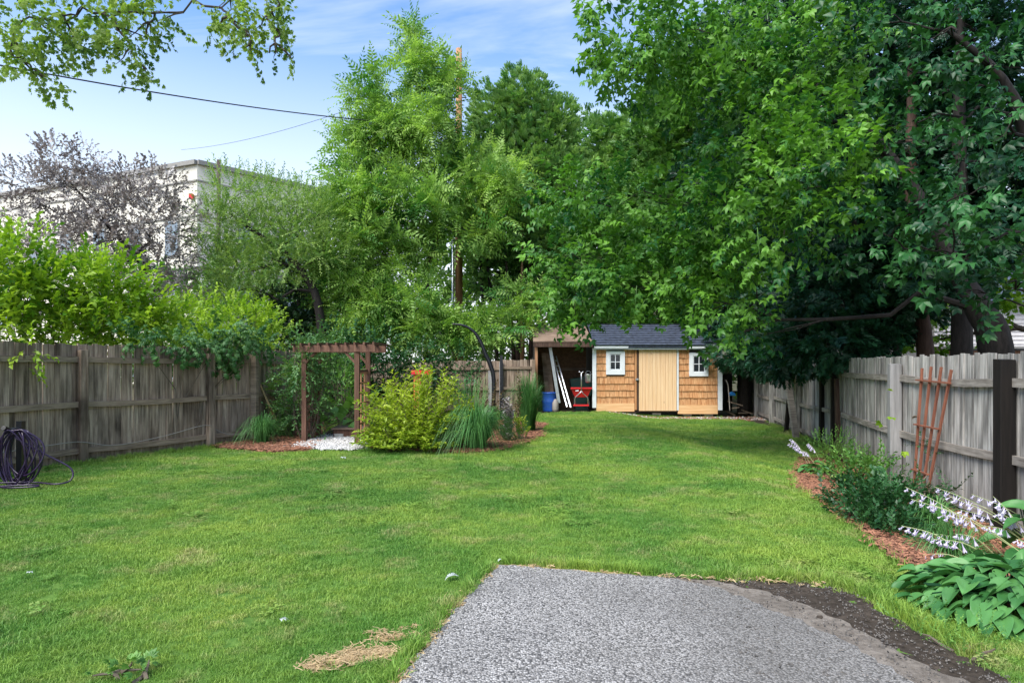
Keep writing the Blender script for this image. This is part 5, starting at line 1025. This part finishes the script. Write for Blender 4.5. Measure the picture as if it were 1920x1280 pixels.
# hostas
def hosta_leaf(L, W, g, nu=9, nv=13):
    V, T, tn = [], [], []; curl = g.uniform(.3, .75); tw = g.uniform(-.25, .25)
    for i in range(nu):
        u = i / (nu - 1); w = W * (math.sin(math.pi * min(1, u ** .62)) ** .8 * (1 - .18 * u)) if 0 < u < 1 else 0.004
        for j in range(nv):
            v = j / (nv - 1) * 2 - 1; z = .19 * L * abs(v) ** 1.2 * (w / W) + .013 * L * (1 if j % 2 else -1) * (w / W) - curl * L * u ** 2 * .75 + tw * v * w * u + .02 * L * math.sin(u * 9 + v * 2)
            V.append((v * w / 2 * (1 - .06 * math.cos(u * 6)), u * L * (1 - .10 * curl * u) - .06 * L * abs(v) * (1 - u) , z)); 
    for i in range(nu - 1):
        for j in range(nv - 1):
            a = i * nv + j; T += [(a, a + 1, a + nv + 1), (a, a + nv + 1, a + nv)]
    return fast_mesh('hosta_leaf', np.array(V), np.array(T), np.full(len(V), g.uniform(.0, .9)), 'lf_hosta')
leafm = [hosta_leaf(1.0, g.uniform(.58, .74), g) for _ in range(7)]
pass
def hosta(label, c, rx, ry, h, n, L, stalks=()):
    t = thing('hosta', label, 'hosta plant', c); c = Vector(c)
    for i in range(n):
        r = math.sqrt((i + .5) / n); a = i * 2.399; r_ = r * .88
        p = c + Vector((math.cos(a) * rx * r_, math.sin(a) * ry * r_, h * (1 - .75 * r ** 2.2) + g.normal(0, .018))); s_ = L * g.uniform(.72, 1.15)
        d = Vector((math.cos(a) * (0.35 + r), math.sin(a) * (.35 + r), .35 - .55 * r + g.normal(0, .1))) + Vector((g.normal(0, .25), g.normal(0, .25), 0)); d.normalize()
        Rm = rot3(tuple(d), g.normal(0, .22)); M4 = Matrix.Translation(p - d * s_ * .35) @ Matrix([list(r__) + [0] for r__ in Rm.tolist()] + [[0, 0, 0, 1]]) @ Matrix.Diagonal((s_, s_, s_, 1))
        piece('leaf', leafm[int(g.integers(0, 7))], t, M4)
    mb = MB()
    for i in range(n // 2):
        r = math.sqrt(g.random()) * .8; a = g.uniform(0, 6.28); mb.tube([c + Vector((math.cos(a) * .06, math.sin(a) * .06, 0)), c + Vector((math.cos(a) * rx * r * .6, math.sin(a) * ry * r * .6, h * .6)), c + Vector((math.cos(a) * rx * r, math.sin(a) * ry * r, h * (1 - .7 * r * r)))], .005, 4, cap=False)
    mb.build('leaf_stalks', 'lf_dark', t)
    for (b_, tip) in stalks:
        b_, tip = Vector(b_), Vector(tip); mid = b_.lerp(tip, .55) + Vector((0, 0, .07)); pts = spline([b_, mid, tip], 8)
        st_ = MB().tube(pts, list(np.linspace(.0038, .002, len(pts))), 4, cap=False).build('flower_stalk', 'bud', t)
        nf = int(g.integers(9, 15)); L_ = len(pts) - 1
        for k in range(nf):
            u = .58 + .42 * k / nf; f = u * L_; j = min(L_ - 1, int(f)); p = pts[j].lerp(pts[j + 1], f - j); a = k * 2.1 + g.uniform(-.5, .5)
            d = Vector((math.cos(a) * .55 - .25, math.sin(a) * .55, -1.0 + .5 * k / nf)).normalized(); s_ = g.uniform(.9, 1.25) * (1.0 - .4 * (k / nf))
            Rm = rot3(tuple(d)); M4 = Matrix.Translation(p) @ Matrix([list(r__) + [0] for r__ in Rm.tolist()] + [[0, 0, 0, 1]]) @ Matrix.Diagonal((s_ * .8, s_ * 1.2, s_ * .8, 1))
            o = bpy.data.objects.new('flower', flower_m[k % 3]); col.objects.link(o); o.parent = st_; o.matrix_local = Matrix.Translation(-ORG[st_]) @ M4
    return t
def flower_mesh(g):
    V, T = [], []; n = 6; prof = [(.002, 0), (.0035, .012), (.005, .024), (.011, .038), (.015, .046)]
    for i, (r, y) in enumerate(prof):
        for k in range(n): a = 2 * math.pi * k / n; V.append((r * math.cos(a), y, r * math.sin(a)))
    for i in range(len(prof) - 1):
        for k in range(n): a, b, c_, d_ = i * n + k, i * n + (k + 1) % n, (i + 1) * n + (k + 1) % n, (i + 1) * n + k; T += [(a, b, c_), (a, c_, d_)]
    for k in range(n): a = 2 * math.pi * (k + .5) / n; V.append((.021 * math.cos(a), .054, .021 * math.sin(a))); i = (len(prof) - 1) * n; T.append((i + k, i + (k + 1) % n, len(V) - 1))
    return fast_mesh('flower', np.array(V), np.array(T), np.full(len(V), g.uniform(.3, .9)), 'petal')
flower_m = [flower_mesh(g) for _ in range(3)]
stk = []
for i, (px, py, Y) in enumerate([(1697, 912, 5.5), (1708, 935, 5.4), (1752, 912, 5.6), (1690, 985, 5.2), (1745, 945, 5.3), (1765, 965, 5.2), (1800, 955, 5.3), (1724, 1000, 5.1), (1750, 1010, 5.0), (1726, 1040, 4.9), (1672, 1050, 5.1), (1822, 926, 5.4), (1862, 930, 5.2), (1845, 985, 5.1), (1790, 1000, 5.0), (1895, 1085, 4.0), (1905, 1010, 4.8), (1780, 930, 5.4), (1870, 960, 5.2)]):
    tip = P(px, py, Y); b_ = Vector((tip.x + g.uniform(.25, .75) * (1 if px < 1850 else .4), Y - g.uniform(.0, .5), -.05)); stk.append((b_, tip))
cc = Vector((3.12, 3.98, -.05))
hosta('big hosta clump with ribbed leaves and many lilac flower stalks at the lower right', cc, .72, .68, .30, 220, .165, stk)
hosta('hosta with large pale leaves rising at the right edge beside the dark fence post', (4.15, 5.1, -.15), .32, .35, .55, 14, .26)
cc = G(1530, 893); hosta('small far hosta at the end of the right bed with white flower spikes', cc, .34, .3, .18, 34, .16, [(cc + Vector((-.05 + .05 * k, .1, .1)), P(px, py, 9.9)) for k, (px, py) in enumerate([(1484, 822), (1492, 838), (1506, 845), (1478, 830), (1515, 830)])])
bush('weed_clump', 'pale weeds and clover at the dirt edge before the big hosta', 'weeds', G(1800, 1225), [(np.array(G(1790, 1200)) + (0, 0, .03), np.array((.28, .18, .05))), (np.array(G(1860, 1240)) + (0, 0, .03), np.array((.25, .16, .05))), (np.array(G(1720, 1160)) + (0, 0, .03), np.array((.16, .12, .04)))], small, 260, 'lf_mid', size=.28, up=.4, stems=1, tint=.75)
bush('weed_clump', 'broad-leaved weed at the bottom edge of the lawn', 'weeds', G(240, 1268), [(np.array(G(245, 1272)) + (0, 0, .03), np.array((.12, .1, .05)))], [mapleleaf], 400, 'lf_mid', size=.5, up=.3, stems=2, tint=.6)

# fallen leaves on lawn
def fallen(label, px, py, size):
    c = G(px, py) + Vector((0, 0, .045)); V, T = compound(leafT(.5, .34, .15, .3), 5, .75, .05, .1); V = V * size * 1.4; a = g.uniform(0, 6.28); Rm = rot3((math.cos(a), math.sin(a), .12), .25)
    o = link('fallen_leaf', fast_mesh('fallen_leaf', V @ Rm.T, T, np.full(len(V), .7), 'paper')); o.location = c; tag(o, label, 'leaf')
fallen('large silvery fallen leaf on the grass left of the driveway corner', 846, 1092, .10)
fallen('small white fallen leaf on the grass in front of the straw patches', 526, 1174, .06)
fallen('white fallen leaf on the grass before the arbor', 643, 862, .10)
fallen('small grey fallen leaf at the corner of the driveway', 938, 1060, .04)
fallen('pale fallen leaf on the lawn at the far left', 54, 1083, .045)

# ================================================================ GROUND COVER (uncountable)
def clump_mesh(name, n, H_, rad, w, mat, g, lean=.45, tmean=.45):
    V, T, tn, b = [], [], [], 0
    for i in range(n):
        a = g.uniform(0, 6.28); r = rad * math.sqrt(g.random()); x, y = r * math.cos(a), r * math.sin(a); h = H_ * g.uniform(.45, 1.15); la = g.uniform(0, 6.28); l_ = lean * h * g.uniform(.2, 1.5); c_, s_ = math.cos(la), math.sin(la); wa = g.uniform(0, 6.28); wx, wy = w * math.cos(wa) / 2, w * math.sin(wa) / 2
        V += [(x - wx, y - wy, -.005), (x + wx, y + wy, -.005), (x + c_ * l_ * .35 - wx * .8, y + s_ * l_ * .35 - wy * .8, h * .6), (x + c_ * l_ * .35 + wx * .8, y + s_ * l_ * .35 + wy * .8, h * .6), (x + c_ * l_, y + s_ * l_, h * (1 - .25 * l_ / h))]
        T += [(b, b + 1, b + 3), (b, b + 3, b + 2), (b + 2, b + 3, b + 4)]; q = min(1, max(0, g.normal(tmean, .25))); tn += [q * .7, q * .7, q, q, q]; b += 5
    return fast_mesh(name, np.array(V), np.array(T), np.array(tn), mat)
lawn_in = np.array(lawn_poly); excl = [asph, dirt, bed_left, bed_mid, bed_right, bed_far, gravel_poly, edge_rim]
def sample(poly_fn, n, y0, y1):
    y = g.uniform(y0, y1, n); x = g.uniform(-.86, .86, n) * y; k = poly_fn(x, y); return x[k], y[k]
def lawn_ok(x, y):
    k = in_poly(x, y, lawn_in); jx, jy = x + g.normal(0, .028, len(x)), y + g.normal(0, .035, len(y))
    for e in excl: k &= ~in_poly(jx, jy, e)
    for e in straw_polys: k &= ~(in_poly(x, y, e) & (g.random(len(x)) < .93))
    return k
def area(y0, y1): return .86 * (y1 ** 2 - y0 ** 2)
xs_, ys_, sc_ = [], [], []
for y0, y1, d_ in ((2.6, 4.5, 900), (4.5, 6.5, 650), (6.5, 9.5, 400), (9.5, 13, 240), (13, 21, 120)):
    x, y = sample(lawn_ok, int(area(y0, y1) * d_), y0, y1); xs_.append(x); ys_.append(y); sc_.append(np.full(len(x), {900: .80, 650: .9, 400: 1.0, 240: 1.15, 120: 1.4}[d_]))
x, y, sc = map(np.concatenate, (xs_, ys_, sc_))
# uneven growth: taller tufts in soft patches
tuft = .5 + .5 * np.sin(x * 2.1 + 1.7 * np.sin(y * 1.3)) * np.sin(y * 1.9 + 2 * np.sin(x * .9)); sc = sc * g.uniform(.7, 1.25, len(x)) * (.78 + .45 * tuft)
pts = np.column_stack([x, y, hgt(x, y)]); gm = [clump_mesh('grass_tuft', 28, .035, .052, .0040, 'grass', g, .85) for _ in range(4)]
gl = instancer('lawn_grass', pts, g.uniform(0, 6.28, len(x)), g.normal(0, .12, (len(x), 2)), sc, gm); tag(gl, 'short green lawn grass with yellowish patches', 'grass')
# longer grass where the mower misses: along the fences, beds and driveway edge
def along(pts_, n, jit, off=(0, 0)):
    p = np.array([q[:2] for q in pts_]); seg = np.linalg.norm(np.diff(p, axis=0), axis=1); c = np.concatenate([[0], np.cumsum(seg)]); s_ = g.uniform(0, c[-1], n)
    return np.interp(s_, c, p[:, 0]) + g.normal(0, jit, n) + off[0], np.interp(s_, c, p[:, 1]) + g.normal(0, jit, n) + off[1]
ex, ey = [], []
for L_, n, j_, of in ((LF[:5], 900, .05, (.12, -.04)), (RF[3:6], 500, .06, (-.15, 0)), ([G(*p) for p in [(1330, 1086), (1400, 1087), (1500, 1089), (1590, 1104), (1650, 1134), (1710, 1168), (1770, 1200), (1840, 1240)]], 420, .035, (0.02, .03)), ([G(*p) for p in [(940, 1058), (1080, 1068), (1240, 1080)]], 160, .012, (0, .02)), ([G(*p) for p in [(928, 1062), (838, 1158), (740, 1280)]], 200, .015, (-.02, 0)), ([(2.6, 20.5), (6.9, 20.55)], 200, .06, (0, 0)), (bed_mid[:8], 260, .04, (0, -.05)), (bed_right[:9], 300, .04, (-.04, 0))):
    a_, b_ = along(L_, n, j_, of); ex.append(a_); ey.append(b_)
ex, ey = np.concatenate(ex), np.concatenate(ey); pts = np.column_stack([ex, ey, hgt(ex, ey)])
lm = [clump_mesh('long_grass_tuft', 14, .085, .035, .005, 'grass', g, .6) for _ in range(3)]
eg = instancer('edge_grass', pts, g.uniform(0, 6.28, len(ex)), g.normal(0, .15, (len(ex), 2)), g.uniform(.6, 1.3, len(ex)), lm); tag(eg, 'longer unmown grass along fences, beds and driveway edge', 'grass')
def clover_mesh(g):
    it = []
    for k in range(12):
        a = g.uniform(0, 6.28); r = .045 * math.sqrt(g.random()); p = (r * math.cos(a), r * math.sin(a), g.uniform(.02, .045))
        for q in range(3): b = a + q * 2.09; it.append((flatT(.012, .012, .1), p, rot3((math.cos(b), math.sin(b), .1)), 1.0))
    V, T = comp(it); return fast_mesh('clover_tuft', V, T, np.clip(g.normal(.5, .2, len(V)), 0, 1), 'grass')
cx_, cy_ = sample(lawn_ok, 26000, 2.6, 12); cc_ = np.column_stack([g.uniform(-5, 4, 60), g.uniform(3, 11, 60)]); cr_ = g.uniform(.05, .22, 60); k = np.zeros(len(cx_), bool)
for q in range(60): k |= (np.hypot(cx_ - cc_[q, 0], (cy_ - cc_[q, 1]) * .7) < cr_[q] * g.uniform(.3, 1.6, len(cx_))) & (g.random(len(cx_)) < .25)
cx_, cy_ = cx_[k], cy_[k]
cl = instancer('clover', np.column_stack([cx_, cy_, hgt(cx_, cy_)]), g.uniform(0, 6.28, len(cx_)), g.normal(0, .1, (len(cx_), 2)), g.uniform(.8, 1.4, len(cx_)), [clover_mesh(g) for _ in range(3)]); tag(cl, 'clover and small weeds growing through the lawn', 'weeds')
def chip_mesh(name, L_, W_, th, mat, g, n=1, spread=0.0):
    V, T, tn, b = [], [], [], 0
    for i in range(n):
        a = g.uniform(0, 6.28); c_, s_ = math.cos(a), math.sin(a); ox, oy = g.uniform(-spread, spread, 2); l_, w_ = L_ * g.uniform(.5, 1.2) / 2, W_ * g.uniform(.6, 1.2) / 2; tz = g.normal(0, .25)
        for (x, y, z) in ((-l_, -w_, 0), (l_, -w_ * .7, 0), (l_ * .9, w_, 0), (-l_ * .8, w_, 0), (-l_ * .7, -w_ * .6, th), (l_ * .7, -w_ * .5, th), (l_ * .6, w_ * .6, th), (-l_ * .6, w_ * .6, th)): V.append((ox + c_ * x - s_ * y, oy + s_ * x + c_ * y, z + tz * x + .004))
        for f in ((0, 1, 5, 4), (1, 2, 6, 5), (2, 3, 7, 6), (3, 0, 4, 7), (4, 5, 6, 7)): T += [(b + f[0], b + f[1], b + f[2]), (b + f[0], b + f[2], b + f[3])]
        tn += [min(1, max(0, g.normal(.5, .3)))] * 8; b += 8
    return fast_mesh(name, np.array(V), np.array(T), np.array(tn), mat)
def in_polys(polys):
    def f(x, y):
        k = np.zeros(len(x), bool)
        for e in polys: k |= in_poly(x + g.normal(0, .03, len(x)), y + g.normal(0, .03, len(x)), e)
        return k
    return f
def cover(name, label, cat, polys, n, y0, y1, meshes, lift, s0=.7, s1=1.3):
    x, y = sample(in_polys(polys), n, y0, y1); o = instancer(name, np.column_stack([x, y, hgt(x, y) + lift]), g.uniform(0, 6.28, len(x)), g.normal(0, .2, (len(x), 2)), g.uniform(s0, s1, len(x)), meshes); return tag(o, label, cat)
cover('mulch_chips', 'red brown wood chips covering the planting beds', 'mulch', [bed_left, bed_mid, bed_right], 90000, 4.2, 17, [chip_mesh('chips', .045, .013, .005, 'chip', g, 7, .05) for _ in range(4)], .045)
cover('white_gravel', 'white gravel pebbles under the arbor', 'gravel', [gravel_poly], 90000, 11, 14.5, [chip_mesh('pebbles', .035, .028, .016, 'pebble', g, 5, .05) for _ in range(4)], .03)
cover('driveway_crumbs', 'loose grit and crumbs on the driveway edge and dirt', 'grit', [dirt], 5000, 2.6, 4.8, [chip_mesh('crumbs', .012, .009, .005, 'grit', g, 5, .06) for _ in range(4)], .012, .4, 1.0)
cover('straw_litter', 'dry straw strands on the bare lawn patches and driveway edge', 'straw', straw_polys, 20000, 2.6, 4.2, [chip_mesh('straws', .04, .0035, .002, 'straw', g, 9, .03) for _ in range(4)], .012)
x, y = along([G(*p) for p in [(930, 1061), (838, 1160), (742, 1282)]], 70, .022); x2, y2 = along([G(*p) for p in [(940, 1062), (1080, 1071), (1300, 1087), (1420, 1092), (1560, 1102)]], 60, .022); x, y = np.concatenate([x, x2]), np.concatenate([y, y2])
el = instancer('edge_litter', np.column_stack([x, y, hgt(x, y) + .02]), g.uniform(0, 6.28, len(x)), g.normal(0, .2, (len(x), 2)), g.uniform(.5, 1.1, len(x)), [chip_mesh('litter', .04, .006, .003, 'straw', g, 5, .03) for _ in range(3)]); tag(el, 'dry clippings lying along the driveway edge', 'litter')
cover('woodchip_litter', 'small stones and bark litter on the soil before the shed', 'litter', [bed_far, [(3.2, 20.35), (7.0, 20.2), (7.0, 20.75), (3.2, 20.7)]], 60000, 19.5, 20.8, [chip_mesh('bits', .07, .035, .02, 'pebble', g, 3, .08) for _ in range(2)] + [chip_mesh('bits', .09, .03, .015, 'chip', g, 4, .1) for _ in range(3)], .01, .4, .9)
print('TRIS', sum(len(o.data.polygons) for o in bpy.data.objects if o.type == 'MESH' and o.name in scene.objects), 'objects', len(scene.objects))
